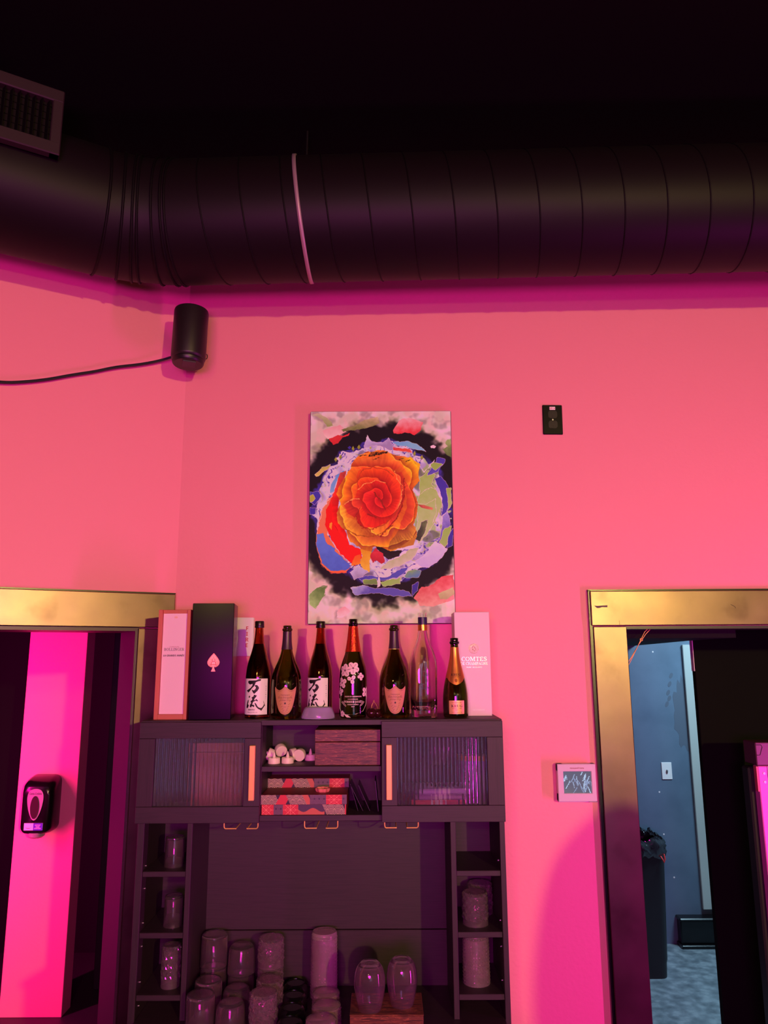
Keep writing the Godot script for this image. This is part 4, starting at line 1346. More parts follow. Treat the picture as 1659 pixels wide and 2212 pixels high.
func bottle(called: String, label: String, x: float, z: float, prof: Array, glass: Material, turn := 0.0, group := "") -> Array:
	var t := thing(called, label, "bottle", Vector3(x, TOP_Y, z), turn, group)
	var p := smooth_profile(v2(prof).slice(2), 4)
	p.push_front(Vector2(prof[1][0], 0.0))
	p.push_front(Vector2(0.0, 0.004))
	part("glass_body", lathe(shell(p, 0.0024, 0.008), 48), glass, t)
	return [t, radius_of(p)]

func finish_ring(t: Node, y: float, r_ring: float, r_lip: float, h: float, m: Material) -> void:
	part("bottle_lip", lathe(v2([[r_lip * 0.82, y - 0.004], [r_lip * 0.98, y - 0.004], [r_ring, y], [r_ring + 0.0004, y + 0.003], [r_ring - 0.0012, y + 0.006], [r_lip, y + 0.0072], [r_lip + 0.0005, y + h - 0.002], [r_lip - 0.0008, y + h], [r_lip * 0.72, y + h], [r_lip * 0.72, y - 0.002]]), 32), m, t)

const SAKE_MARKS := [
	[355, 470, 390, 405, 560, 400, 720, 390, 830, 340, 935, 335, 915, 415, 790, 440, 700, 480, 640, 520, 520, 555, 450, 575, 390, 535],
	[565, 530, 700, 470, 670, 560, 620, 650, 540, 720, 440, 850, 370, 925, 295, 840, 400, 770, 480, 710, 550, 620],
	[650, 600, 760, 595, 830, 680, 835, 750, 770, 850, 700, 910, 625, 980, 580, 930, 530, 840, 535, 795, 610, 830, 680, 770, 705, 700, 660, 640],
	[380, 1110, 415, 1045, 445, 1090, 430, 1140, 390, 1145],
	[340, 1260, 375, 1225, 370, 1330, 335, 1430, 380, 1450, 370, 1520, 310, 1610, 275, 1570, 290, 1440, 320, 1330],
	[610, 1020, 650, 1010, 690, 1040, 740, 1035, 720, 1090, 650, 1170, 605, 1260, 690, 1225, 715, 1195, 790, 1275, 750, 1300, 700, 1260, 640, 1290, 570, 1320, 540, 1400, 530, 1450, 570, 1440, 630, 1480, 610, 1540, 560, 1525, 520, 1490, 480, 1565, 420, 1530, 440, 1440, 500, 1360, 460, 1330, 470, 1290, 530, 1240, 540, 1190, 505, 1145, 530, 1120, 600, 1080],
	[630, 1360, 700, 1390, 760, 1510, 830, 1570, 920, 1590, 980, 1540, 1025, 1470, 1040, 1420, 1020, 1350, 1025, 1270, 1045, 1380, 1080, 1480, 1000, 1590, 960, 1650, 920, 1710, 860, 1660, 780, 1620, 690, 1520, 660, 1440]]

func sake_bottle(label: String, x: float, z: float, turn: float) -> void:
	var b := bottle("sake_bottle", label, x, z, SAKE, solid_glass("brown glass", rgb(190, 104, 62)), turn, "sake bottles on the cabinet")
	var t: Node3D = b[0]
	var r: Callable = b[1]
	var dark := plain("dark cap", rgb(34, 24, 22), 0.3, 0.3)
	part("cap", lathe(v2([[0.0125, 0.281], [0.0152, 0.2815], [0.0155, 0.286], [0.0145, 0.2872], [0.0148, 0.289], [0.0146, 0.3], [0.0134, 0.3025], [0.0, 0.303]]), 32), dark, t)
	part("sake_fill", lathe(smooth_profile(v2([[0.0, 0.0165], [0.034, 0.0165], [0.0365, 0.024], [0.0367, 0.115], [0.0358, 0.135], [0.0332, 0.157], [0.028, 0.18], [0.0208, 0.204], [0.0146, 0.23], [0.0, 0.23]]).slice(1, 9), 3) + [Vector2(0.0, 0.23)], 32), plain("dark sake", rgb(52, 12, 10), 0.2), t)
	var lab := part("label", patch(r, -1.25, 1.05, func(_t): return 0.122, func(_t): return 0.0125, 0.0004, 40, 4), mats["paper"], t)
	var s := tool()
	for mk in SAKE_MARKS:
		var o := PackedVector2Array()
		for i in range(0, mk.size(), 2):
			var zx: float = mk[i] + (mk[i + 1] - 270.0) / 1550.0 * 60.0 - 20.0
			var xx := clampf((zx - 758.0) * 7.0e-5, -0.039, 0.039)
			o.append(Vector2(asin(xx / 0.0397) * 0.0397, (2050.0 - mk[i + 1]) * 7.05e-5))
		add_wrapped(s, o, r, 0.16, 0.0008)
	part("brush_writing", done(s), mats["ink"], lab)
	round_text(lab, "BAN RYU", 0.0042, r, -0.28, 0.0275, mats["ink"], "sans_bold", 0.9, 0.0008)
	round_text(lab, "JUNMAI DAIGINJO SAKE", 0.0022, r, -0.2, 0.0195, mats["ink"], "sans", 1.0, 0.0008)
	for k in 7:
		round_text(lab, "=|+-=|-"[k], 0.0042, r, 0.88, 0.098 - 0.0062 * k, mats["ink"], "sans_bold", 1.0, 0.0008)

func cuvee_bottle(label: String, x: float, z: float, turn: float, paper: Color, band: bool) -> void:
	var b := bottle("champagne_bottle", label, x, z, CUVEE, solid_glass("olive glass", rgb(142, 146, 52)), turn, "champagne bottles on the cabinet")
	var t: Node3D = b[0]
	var r: Callable = b[1]
	finish_ring(t, 0.272, 0.0162, 0.0128, 0.015, solid_glass("olive lip", rgb(60, 52, 18), 0.5))
	part("neck_foil", patch(r, -PI, PI, func(_t): return 0.268, func(_t): return 0.212, 0.0006, 40, 6), plain("purple foil", rgb(64, 40, 62), 0.35, 0.3), t)
	if band:
		part("foil_band", patch(r, -PI * 0.8, PI * 0.8, func(_t): return 0.2125, func(_t): return 0.2105, 0.0008, 40, 1), mats["gold foil"], t)
	# shield label
	var top := func(u: float) -> float:
		var q := absf(u - 0.5) * 2.0
		return 0.098 - 0.012 * sin(PI * clampf(q, 0.0, 1.0)) + 0.003 * (1.0 - q)
	var bot := func(u: float) -> float:
		var q := absf(u - 0.5) * 2.0
		return 0.014 + 0.068 * pow(q, 3.2) + 0.006 * q
	var lab := part("shield_label", patch(r, -0.72, 0.72, top, bot, 0.0005, 40, 12), plain("shield %d" % int(paper.g * 255), paper, 0.5), t)
	var rim := tool()
	for sgn in [0, 1]:
		add_patch(rim, r, -0.66, 0.66, func(u): return (top.call(u * 0.92 + 0.04) - 0.0035) if sgn == 0 else bot.call(u * 0.92 + 0.04) + 0.0045, func(u): return (top.call(u * 0.92 + 0.04) - 0.0042) if sgn == 0 else bot.call(u * 0.92 + 0.04) + 0.0038, 0.0008, 30, 1)
	# wreath of small leaves up both sides
	for sgn in [-1.0, 1.0]:
		for k in 9:
			var a: float = sgn * (0.1 + 0.055 * k)
			var yy := 0.026 + 0.0055 * k + 0.00012 * k * k * k
			for d in [-1.0, 1.0]:
				var o := PackedVector2Array()
				for i in 6:
					var th := TAU * i / 6.0
					o.append(Vector2(a * 0.048 + d * 0.0013 + cos(th) * 0.0014, yy + d * 0.0012 + sin(th) * 0.0007))
				add_wrapped(rim, o, r, 0.0, 0.0009)
	part("label_print", done(rim), plain("shield ink", rgb(92, 44, 46), 0.6), lab)
	round_text(lab, "Champagne", 0.0038, r, 0.0, 0.073, mats["shield ink"], "serif")
	round_text(lab, "Dom Pérignon", 0.0052, r, 0.0, 0.065, mats["shield ink"], "serif", 0.92)
	round_text(lab, "Vintage 2012", 0.0036, r, 0.0, 0.0575, mats["shield ink"], "serif")
	round_text(lab, "Brut", 0.0028, r, 0.0, 0.037, mats["shield ink"], "serif")
	var st := PackedVector2Array()
	for i in 10:
		var th := PI / 2 + TAU * i / 10.0
		var rr := 0.0042 if i % 2 == 0 else 0.0017
		st.append(Vector2(cos(th) * rr, 0.0475 + sin(th) * rr))
	var ss := tool()
	add_wrapped(ss, st, r, 0.0, 0.0009)
	part("star", done(ss), mats["ink"], lab)

func petal_flower(s: SurfaceTool, dark: SurfaceTool, r: Callable, x: float, y: float, size: float, petals: int, phase: float) -> void:
	for k in petals:
		var a := phase + TAU * k / petals
		var c := Vector2(x, y) + Vector2(cos(a), sin(a)) * size * 0.5
		var o := PackedVector2Array()
		for i in 10:
			var th := TAU * i / 10.0
			var q := Vector2(cos(th) * size * 0.5, sin(th) * size * 0.4 * (1.0 + 0.2 * cos(th))).rotated(a)
			o.append(c + q)
		add_wrapped(s, o, r, 0.0, 0.0005 + 0.00008 * k)
		# vein
		var v := PackedVector2Array([Vector2(x, y), c + Vector2(cos(a + 0.4), sin(a + 0.4)) * size * 0.2, c + Vector2(cos(a), sin(a)) * size * 0.32])
		add_wrapped(dark, v, r, 0.0, 0.0012)
	add_wrapped(dark, ellipse(size * 0.16, size * 0.16, 8, Vector2(x, y)), r, 0.0, 0.0014)

func fleur_bottle() -> void:
	var b := bottle("champagne_bottle", "green champagne bottle painted with pale pink anemones and red neck foil", -0.101, -2.41, FLEUR, solid_glass("green glass", rgb(128, 140, 62)), 2.0, "champagne bottles on the cabinet")
	var t: Node3D = b[0]
	var r: Callable = b[1]
	finish_ring(t, 0.288, 0.0162, 0.0132, 0.019, plain("dark glass lip", rgb(16, 14, 8), 0.1))
	var foil := plain("red foil", rgb(205, 64, 40), 0.28, 0.8)
	foil.heightmap_enabled = true
	foil.heightmap_texture = noise_tex(41, 0.05, [[0.0, Color.BLACK], [1.0, Color.WHITE]], 256, 3)
	foil.heightmap_scale = 0.08
	foil.uv1_triplanar = true
	foil.uv1_scale = Vector3(14, 14, 14)
	part("neck_foil", patch(r, -PI, PI, func(_u): return 0.284, func(_u): return 0.2035, 0.0007, 40, 8), foil, t)
	var s := tool()
	var dk := tool()
	petal_flower(s, dk, r, -0.026, 0.146, 0.0205, 5, 0.2)
	petal_flower(s, dk, r, 0.0005, 0.153, 0.02, 5, 0.9)
	petal_flower(s, dk, r, -0.037, 0.108, 0.0175, 4, 0.5)
	petal_flower(s, dk, r, -0.004, 0.119, 0.0145, 3, 0.8)
	petal_flower(s, dk, r, 0.026, 0.127, 0.012, 4, 0.1)
	petal_flower(s, dk, r, 0.046, 0.079, 0.0165, 4, 0.7)
	petal_flower(s, dk, r, -0.046, 0.081, 0.0135, 4, 0.3)
	petal_flower(s, dk, r, -0.037, 0.014, 0.01, 5, 0.2)
	add_wrapped(s, PackedVector2Array([Vector2(-0.03, 0.014), Vector2(-0.016, 0.011), Vector2(-0.006, 0.003), Vector2(-0.02, 0.004)]), r, 0.0, 0.0008)
	# sweeping stems
	for line in [[[-0.055, 0.06], [-0.052, 0.03], [-0.04, 0.015], [-0.015, 0.012], [0.01, 0.014], [0.034, 0.022], [0.05, 0.04], [0.056, 0.07], [0.052, 0.095]], [[-0.05, 0.1], [-0.04, 0.13], [-0.026, 0.146], [0.0, 0.152], [0.014, 0.14], [0.026, 0.127]], [[-0.036, 0.052], [-0.028, 0.044], [-0.022, 0.04]], [[0.036, 0.052], [0.028, 0.044], [0.022, 0.04]], [[-0.04, 0.05], [-0.03, 0.041], [-0.022, 0.0365]], [[0.04, 0.05], [0.03, 0.041], [0.022, 0.0365]]]:
		var pts := []
		for p in line:
			var rr: float = r.call(p[1]) + 0.0006
			var a: float = p[0] / (rr - 0.0006)
			pts.append(Vector3(rr * sin(a), p[1], rr * cos(a)))
		add_tube(s, pts, 0.00055, 5)
	part("painted_flowers", done(s), plain("flower enamel", rgb(235, 205, 205), 0.4), t)
	part("flower_lines", done(dk), plain("flower ink", rgb(90, 60, 66), 0.5), t).set_meta("kind", "stuff")
	var e: Material = mats["flower enamel"]
	round_text(t, "FLEUR DE CHAMPAGNE", 0.0036, r, 0.02, 0.0665, e, "sans_bold", 1.0)
	round_text(t, "CHAMPAGNE", 0.0036, r, 0.0, 0.0585, e, "sans", 1.1)
	round_text(t, "PERRIER·JOUËT", 0.0056, r, 0.02, 0.0505, e, "serif_bold", 1.0)
	round_text(t, "EPERNAY-FRANCE", 0.003, r, 0.0, 0.0425, e, "sans_bold", 1.0)
	round_text(t, "BRUT", 0.003, r, 0.0, 0.036, e, "sans", 1.0)

func square_bottle() -> void:
	var t := thing("square_bottle", "clear square-shouldered glass bottle with a dark blue and gold neck band", "bottle", Vector3(0.1225, TOP_Y, -2.42), 12.0)
	var pr := smooth_profile(v2([[0.0385, 0.003], [0.0392, 0.012], [0.0412, 0.1], [0.0415, 0.165], [0.0398, 0.182], [0.0345, 0.203], [0.0268, 0.221], [0.0202, 0.24], [0.0163, 0.258], [0.0145, 0.272], [0.0143, 0.3], [0.0143, 0.326]]), 3)
	var sq := func(a: float, r: float, y: float) -> float:
		var k := clampf(1.0 - (y - 0.15) / 0.09, 0.0, 1.0)
		var c := pow(absf(cos(a)), 5.0) + pow(absf(sin(a)), 5.0)
		return r * lerpf(1.0, 1.0 / pow(c, 0.2), k * 0.8)
	var p := [Vector2(0.0, 0.008), Vector2(0.02, 0.006), Vector2(0.034, 0.0)]
	p.append_array(pr)
	var full := shell(p, 0.004, 0.022)
	part("glass_body", lathe(full, 64, sq), solid_glass("clear glass", Color(0.97, 0.95, 0.96)), t)
	part("neck_band", lathe(v2([[0.0142, 0.2885], [0.0149, 0.2885], [0.0149, 0.312], [0.0142, 0.312]]), 40), plain("navy band", rgb(30, 22, 70), 0.4), t)
	part("neck_band", lathe(v2([[0.0144, 0.2695], [0.0152, 0.2695], [0.015, 0.288], [0.0142, 0.288]]), 40), plain("gold band", rgb(226, 150, 74), 0.3, 0.9), t)
	var ink := plain("etched blue", rgb(50, 30, 90), 0.5)
	flat_text(t, "C", 0.0155, Vector3(-0.011, 0.135, 0.0422), ink, "serif", 0.75, Vector3(0, 0, 0))
	flat_text(t, "as", 0.009, Vector3(0.0005, 0.1325, 0.0422), ink, "serif", 0.8)
	flat_text(t, "de", 0.0068, Vector3(-0.001, 0.114, 0.0422), ink, "serif", 0.8)
	flat_text(t, "T", 0.0165, Vector3(-0.0135, 0.095, 0.0422), ink, "serif", 0.8)
	part("lettering", tube(arc_points(Vector3(-0.0135, 0.0965, 0.0422), 0.0045, PI, TAU, 9), 0.0004, 5), ink, t)
	flat_text(t, "ímel", 0.0085, Vector3(0.001, 0.0915, 0.0422), ink, "serif", 0.8)

func arc_points(mid: Vector3, r: float, a0: float, a1: float, n: int) -> Array:
	var out := []
	for i in n:
		var a := lerpf(a0, a1, float(i) / (n - 1))
		out.append(mid + Vector3(cos(a) * r, sin(a) * r, 0))
	return out

func grande_bottle() -> void:
	var b := bottle("champagne_bottle", "small green champagne bottle with an orange gold neck collar and label", 0.2225, -2.405, GRANDE, solid_glass("green glass", rgb(128, 140, 62)), 0.0, "champagne bottles on the cabinet")
	var t: Node3D = b[0]
	var r: Callable = b[1]
	finish_ring(t, 0.2285, 0.0154, 0.0124, 0.0165, mats["dark glass lip"])
	var gold := plain("orange gold foil", rgb(222, 140, 78), 0.34, 0.8)
	var low := func(u: float) -> float:
		var q := absf(u - 0.5) * 2.0
		if q > 0.42:
			return 0.121
		if q > 0.3:
			return lerpf(0.112, 0.121, (q - 0.3) / 0.12)
		return 0.1 + 0.012 * pow(q / 0.3, 1.4)
	part("neck_collar", patch(r, -2.4, 2.4, func(u): return 0.216 + 0.0008 * sin(u * 19.0), low, 0.0006, 72, 14), gold, t)
	var lab := part("label", patch(r, -0.62, 0.62, func(_u): return 0.053, func(_u): return 0.0125, 0.0005, 24, 3), plain("salmon gold paper", rgb(236, 176, 128), 0.4, 0.35), t)
	var ink := plain("brown ink", rgb(60, 24, 18), 0.5)
	round_text(t, "KRUG", 0.0062, r, 0.0, 0.131, ink, "serif_bold", 1.15, 0.0012)
	round_text(t, "GRANDE CUVÉE", 0.0022, r, 0.0, 0.1245, ink, "sans", 1.0, 0.0012)
	var s := tool()
	add_wrapped(s, ellipse(0.0042, 0.0055, 14, Vector2(0, 0.1135)), r, 0.0, 0.001)
	part("crest", done(s), plain("crest bronze", rgb(150, 84, 44), 0.4, 0.6), t)
	round_text(lab, "CHAMPAGNE", 0.0034, r, 0.0, 0.0465, ink, "serif", 1.0, 0.0008)
	round_text(lab, "KRUG", 0.0072, r, 0.0, 0.0365, ink, "serif_bold", 1.2, 0.0008)
	round_text(lab, "GRANDE CUVÉE", 0.0028, r, 0.0, 0.029, ink, "serif", 1.0, 0.0008)
	round_text(lab, "BRUT", 0.0024, r, 0.0, 0.0245, ink, "serif", 1.0, 0.0008)
	round_text(lab, "12% Vol   à Reims   75cl", 0.0022, r, 0.0, 0.0175, ink, "sans", 1.0, 0.0008)

func cabinet_top_things() -> void:
	# tall wooden gift box with a white sliding lid
	var g := thing("gift_box", "narrow wooden gift box with a white sliding lid at the cabinet's left end", "box", Vector3(-0.666, TOP_Y, -2.425))
	var wood := plain("red stained wood", rgb(190, 100, 78), 0.5)
	var s := tool()
	add_box(s, Vector3(-0.051, 0, -0.055), Vector3(-0.039, 0.338, 0.055), 0.001)
	add_box(s, Vector3(0.040, 0, -0.055), Vector3(0.051, 0.338, 0.055), 0.001)
	add_box(s, Vector3(-0.039, 0, -0.055), Vector3(0.040, 0.0155, 0.055), 0.001)
	add_box(s, Vector3(-0.039, 0.326, -0.055), Vector3(0.040, 0.338, 0.045), 0.001)
	add_box(s, Vector3(-0.04, 0.01, -0.055), Vector3(0.041, 0.33, -0.048))
	part("case", done(s), wood, g)
	var lid := part("sliding_lid", box(Vector3(-0.0385, 0.0155, 0.036), Vector3(0.0395, 0.337, 0.044), 0.001), plain("light tinted lid", rgb(238, 200, 220), 0.5), g)  # white lid, its pink stands in for the magenta light
	flat_text(lid, "CHAMPAGNE", 0.0032, Vector3(0.0, 0.2215, 0.0443), plain("rose ink", rgb(180, 110, 130), 0.5), "sans", 1.2)
	flat_text(lid, "BOLLINGER", 0.0078, Vector3(0.0, 0.2135, 0.0443), mats["ink"], "serif", 1.02)
	flat_text(lid, "LA GRANDE ANNÉE", 0.0056, Vector3(0.0, 0.1945, 0.0443), mats["ink"], "sans_bold", 0.95)
	part("crest", slab(PackedVector2Array([Vector2(-0.005, -0.004), Vector2(0.005, -0.004), Vector2(0.0055, 0.002), Vector2(0.002, 0.001), Vector2(0, 0.006), Vector2(-0.002, 0.001), Vector2(-0.0055, 0.002)]), 0, 0.0004), plain("pale foil", rgb(250, 200, 190), 0.3, 0.5), lid, Vector3(0.002, 0.315, 0.0442))
	# black lacquer box with a copper spade
	var k := thing("gift_box", "tall glossy black gift box with a copper spade emblem", "box", Vector3(-0.546, TOP_Y, -2.415), 6.0)
	part("case", box(Vector3(-0.0645, 0, -0.062), Vector3(0.0645, 0.356, 0.062), 0.0015), plain("box lacquer", rgb(9, 6, 10), 0.2, 0.0, 0.15), k)
	part("lid_seam", box(Vector3(-0.0648, 0.004, 0.03), Vector3(0.0648, 0.3545, 0.031)), mats["ink"], k)
	var sp := PackedVector2Array()
	for i in 25:
		var t := float(i) / 24.0
		# right half of the spade from its tip down to the stem
		var a := lerpf(0.0, 1.0, t)
		var y := lerpf(0.029, -0.0135, a)
		var x: float
		if a < 0.62:
			x = 0.0185 * pow(a / 0.62, 0.85) * (1.0 + 0.12 * sin(PI * a / 0.62))
		else:
			x = 0.0185 * sqrt(maxf(0.0, 1.0 - pow((a - 0.62) / 0.4, 2.2)))
		sp.append(Vector2(x, y))
	sp.append_array(PackedVector2Array([Vector2(0.0025, -0.0125), Vector2(0.0035, -0.0195), Vector2(0.0068, -0.0265)]))
	var full := PackedVector2Array(sp)
	for i in range(sp.size() - 1, 0, -1):
		full.append(Vector2(-sp[i].x, sp[i].y))
	var em := part("spade_emblem", slab(full, 0, 0.0015), mats["rose copper"], k, Vector3(0.006, 0.172, 0.062))
	var orn := tool()
	var z := 0.0016
	for line in [[[-0.0075, -0.006], [0.0, 0.0195], [0.0075, -0.006]], [[-0.0042, 0.004], [0.0042, 0.004]], [[-0.011, -0.006], [0.011, -0.006]]]:
		var pts := []
		for p in line:
			pts.append(Vector3(p[0], p[1], z))
		add_tube(orn, pts, 0.0008, 5)
	for sgn in [-1.0, 1.0]:
		add_tube(orn, arc_points(Vector3(sgn * 0.0105, 0.0, z), 0.0035, 0, TAU, 12), 0.0005, 5)
		add_tube(orn, arc_points(Vector3(sgn * 0.009, -0.007, z), 0.0035, PI, TAU, 8), 0.0005, 5)
		add_tube(orn, arc_points(Vector3(sgn * 0.006, 0.009, z), 0.0025, 0, TAU, 10), 0.0004, 5)
	var o2 := []
	for p in full:
		o2.append(Vector3(p.x * 0.88, p.y * 0.9 + 0.001, z))
	o2.append(o2[0])
	add_tube(orn, o2, 0.0004, 5)
	part("emblem_lines", done(orn), plain("dark copper", rgb(110, 50, 40), 0.5, 0.5), em)
	# white carton with gold lettering
	var w := thing("gift_box", "tall white gift box with gold lettering at the cabinet's right end", "box", Vector3(0.2855, TOP_Y, -2.5))
	part("carton", box(Vector3(-0.0575, 0, -0.05), Vector3(0.0575, 0.33, 0.05), 0.0012), plain("white carton", rgb(224, 200, 204), 0.5), w)
	var f: Material = mats["gold foil"]
	var med := tool()
	add_tube(med, arc_points(Vector3.ZERO, 0.0155, 0, TAU, 33), 0.0005, 5)
	add_tube(med, arc_points(Vector3.ZERO, 0.0112, 0, TAU, 25), 0.0004, 5)
	for q in [[[-0.004, -0.008], [-0.003, 0.0], [-0.005, 0.004], [0.0, 0.009], [0.004, 0.006], [0.002, 0.003]], [[0.0, 0.003], [0.006, 0.002], [0.007, -0.004], [0.003, -0.005], [0.004, -0.009]], [[-0.006, -0.002], [-0.001, -0.003], [0.001, -0.008]]]:
		var pts := []
		for p in q:
			pts.append(Vector3(p[0], p[1], 0))
		add_tube(med, pts, 0.0009, 5)
	for i in 20:
		var a := TAU * i / 20.0
		add_tube(med, [Vector3(cos(a) * 0.0124, sin(a) * 0.0124, 0), Vector3(cos(a) * 0.0145, sin(a) * 0.0145, 0)], 0.0005, 4)
	part("medallion", done(med), f, w, Vector3(0.004, 0.2115, 0.0503))
	flat_text(w, "COMTES", 0.0125, Vector3(0.004, 0.1785, 0.0502), f, "serif", 1.18)
	flat_text(w, "DE CHAMPAGNE", 0.0082, Vector3(0.004, 0.164, 0.0502), f, "serif", 0.98)
	flat_text(w, "BLANC DE BLANCS", 0.0042, Vector3(0.004, 0.1525, 0.0502), f, "sans", 1.05)
	flat_text(w, "TAITTINGER", 0.0052, Vector3(0.014, 0.0185, 0.0502), mats["white plastic"], "sans_bold", 0.95)
	# bottles, left to right
	sake_bottle("brown sake bottle with white brush-written label beside the black gift box", -0.404, -2.42, -3.0)
	cuvee_bottle("dark champagne bottle with a shield label between the two sake bottles", -0.312, -2.405, 4.0, rgb(182, 134, 88), false)
	sake_bottle("brown sake bottle with white brush-written label behind the glass dish", -0.21, -2.46, -17.0)
	fleur_bottle()
	cuvee_bottle("dark champagne bottle with a shield label between the flowered and clear bottles", 0.030, -2.415, 2.0, rgb(192, 128, 98), true)
	square_bottle()
	grande_bottle()
	# glass dish
	var d := thing("glass_dish", "low pale violet glass dish in front of the second sake bottle", "dish", Vector3(-0.207, TOP_Y, -2.372))
	var oval := func(a: float, r: float, _y: float) -> float:
		return r / sqrt(pow(cos(a), 2.0) + pow(sin(a) / 0.66, 2.0))
	part("dish_body", lathe(smooth_profile(v2([[0.0, 0.0005], [0.045, 0.0005], [0.0515, 0.004], [0.0505, 0.013], [0.046, 0.026], [0.042, 0.0335], [0.0385, 0.0355], [0.036, 0.0335], [0.035, 0.024], [0.03, 0.017], [0.0, 0.016]]), 3), 48, oval), solid_glass("violet glass", Color(0.88, 0.82, 0.97), 0.3, 0.04), d)
	# cherry ornament
	var ch := thing("cherry_ornament", "small glossy dark cherry ornament between two champagne bottles", "ornament", Vector3(-0.0405, TOP_Y, -2.385))
	var gl := plain("cherry gloss", rgb(48, 12, 18), 0.06)
	part("cherry", ball(0.0158), gl, ch, Vector3(-0.002, 0.0158, 0.0))
	part("cherry", ball(0.0135), gl, ch, Vector3(0.017, 0.0135, -0.018))
	part("stem", tube([Vector3(-0.002, 0.031, 0), Vector3(0.0, 0.041, 0.0), Vector3(0.005, 0.049, 0), Vector3(0.007, 0.055, 0), Vector3(0.003, 0.052, 0)], 0.0009, 6), mats["copper"], ch)
	part("stem", tube([Vector3(0.017, 0.027, -0.018), Vector3(0.014, 0.038, -0.01), Vector3(0.006, 0.05, 0)], 0.0009, 6), mats["copper"], ch)
	part("leaf", slab(PackedVector2Array([Vector2(0, 0), Vector2(0.006, 0.002), Vector2(0.015, 0.001), Vector2(0.008, -0.002)]), 0, 0.001), gl, ch, Vector3(0.0, 0.0335, 0.004))

func ball(r: float, segs := 24) -> ArrayMesh:
	var p := []
	for i in segs / 2 + 1:
		var a := -PI / 2 + PI * i / (segs / 2)
		p.append(Vector2(maxf(cos(a) * r, 0.0), sin(a) * r))
	return lathe(p, segs)

# ---------------------------------------------------------------- things on the cabinet's shelves
# strip of printed paper; each section is [from, to, kind] along a width of 1095 units and a height of 135
func washi(sections: Array) -> StandardMaterial3D:
	var w := 730
	var h := 90
	var img := Image.create(w, h, true, Image.FORMAT_RGB8)
	var cream := rgb(236, 206, 170)
	var night := rgb(26, 14, 30)
	var plum := rgb(62, 44, 66)
	var red := rgb(196, 42, 50)
	var rust := rgb(186, 92, 66)
	for y in h:
		for x in w:
			var ux := x * 1.5
			var uy := y * 1.5
			var c := night
			for s in sections:
				var lean: float = 60.0 * (uy / 135.0 - 0.5) * (1.0 if s.size() < 4 else s[3])
				if ux >= s[0] + lean and ux < s[1] + lean:
					match s[2]:
						"waves":
							# overlapping rings rising from the lower edge
							var row := int(floor(uy / 68.0))
							var cx := (roundf((ux - 45.0 * (row % 2)) / 90.0)) * 90.0 + 45.0 * (row % 2)
							var r := Vector2(ux - cx, uy - (row * 68.0 + 80.0)).length()
							c = cream if fmod(r, 15.0) < 5.5 else night
						"rings":
							var cx2 := roundf(ux / 62.0) * 62.0
							var r2 := Vector2(ux - cx2, (uy - 55.0) * 0.9).length()
							c = rgb(140, 110, 120) if fmod(r2, 8.0) < 2.6 and r2 > 12.0 else plum
						"star":
							var cc := Vector2((s[0] + s[1]) / 2.0, 70.0)
							var d := Vector2(ux, uy) - cc
							var seg := fmod(d.angle() + TAU, PI / 4.0)
							c = red
							if minf(seg, PI / 4.0 - seg) * d.length() < 2.0 or absf(absf(d.x) + absf(d.y) * 1.1 - 72.0) < 2.0:
								c = rgb(240, 150, 120)
						"red":
							c = red
						"rust":
							c = rust
						"cloud":
							c = plum if uy < 72.0 + 26.0 * sin(ux * 0.026) else rust
			img.set_pixel(x, y, c)
	img.generate_mipmaps()
	var m := StandardMaterial3D.new()
	m.resource_name = "printed paper"
	m.albedo_texture = ImageTexture.create_from_image(img)
	m.roughness = 0.5
	return m

func printed_face(x0: float, x1: float, y0: float, y1: float, z: float) -> ArrayMesh:
	var s := tool()
	for q in [[x0, y0, 0.0, 1.0], [x0, y1, 0.0, 0.0], [x1, y1, 1.0, 0.0], [x0, y0, 0.0, 1.0], [x1, y1, 1.0, 0.0], [x1, y0, 1.0, 1.0]]:
		s.set_uv(Vector2(q[2], q[3]))
		s.add_vertex(Vector3(q[0], q[1], z))
	s.generate_normals()
	return s.commit()

func tealight(label: String, at: Vector3, turn := Vector3.ZERO) -> void:
	var t := thing("tealight", label, "candle", at, 0.0, "tealights on the middle shelf")
	t.rotation_degrees = turn
	if not mats.has("tealight cup mesh"):
		mats["tealight cup mesh"] = lathe(v2([[0.0, 0.0], [0.0178, 0.0], [0.0188, 0.001], [0.0188, 0.0165], [0.018, 0.0178], [0.0165, 0.0175], [0.0158, 0.0155], [0.006, 0.0145], [0.0, 0.0145]]), 28)
		mats["tealight tip mesh"] = lathe(smooth_profile(v2([[0.0, 0.0143], [0.0052, 0.0145], [0.0058, 0.018], [0.0042, 0.026], [0.0016, 0.034], [0.0, 0.0365]]), 3), 16)
	var m := plain("ivory plastic", rgb(238, 216, 206), 0.4)
	part("cup", mats["tealight cup mesh"], m, t)
	part("flame_tip", mats["tealight tip mesh"], m, t)

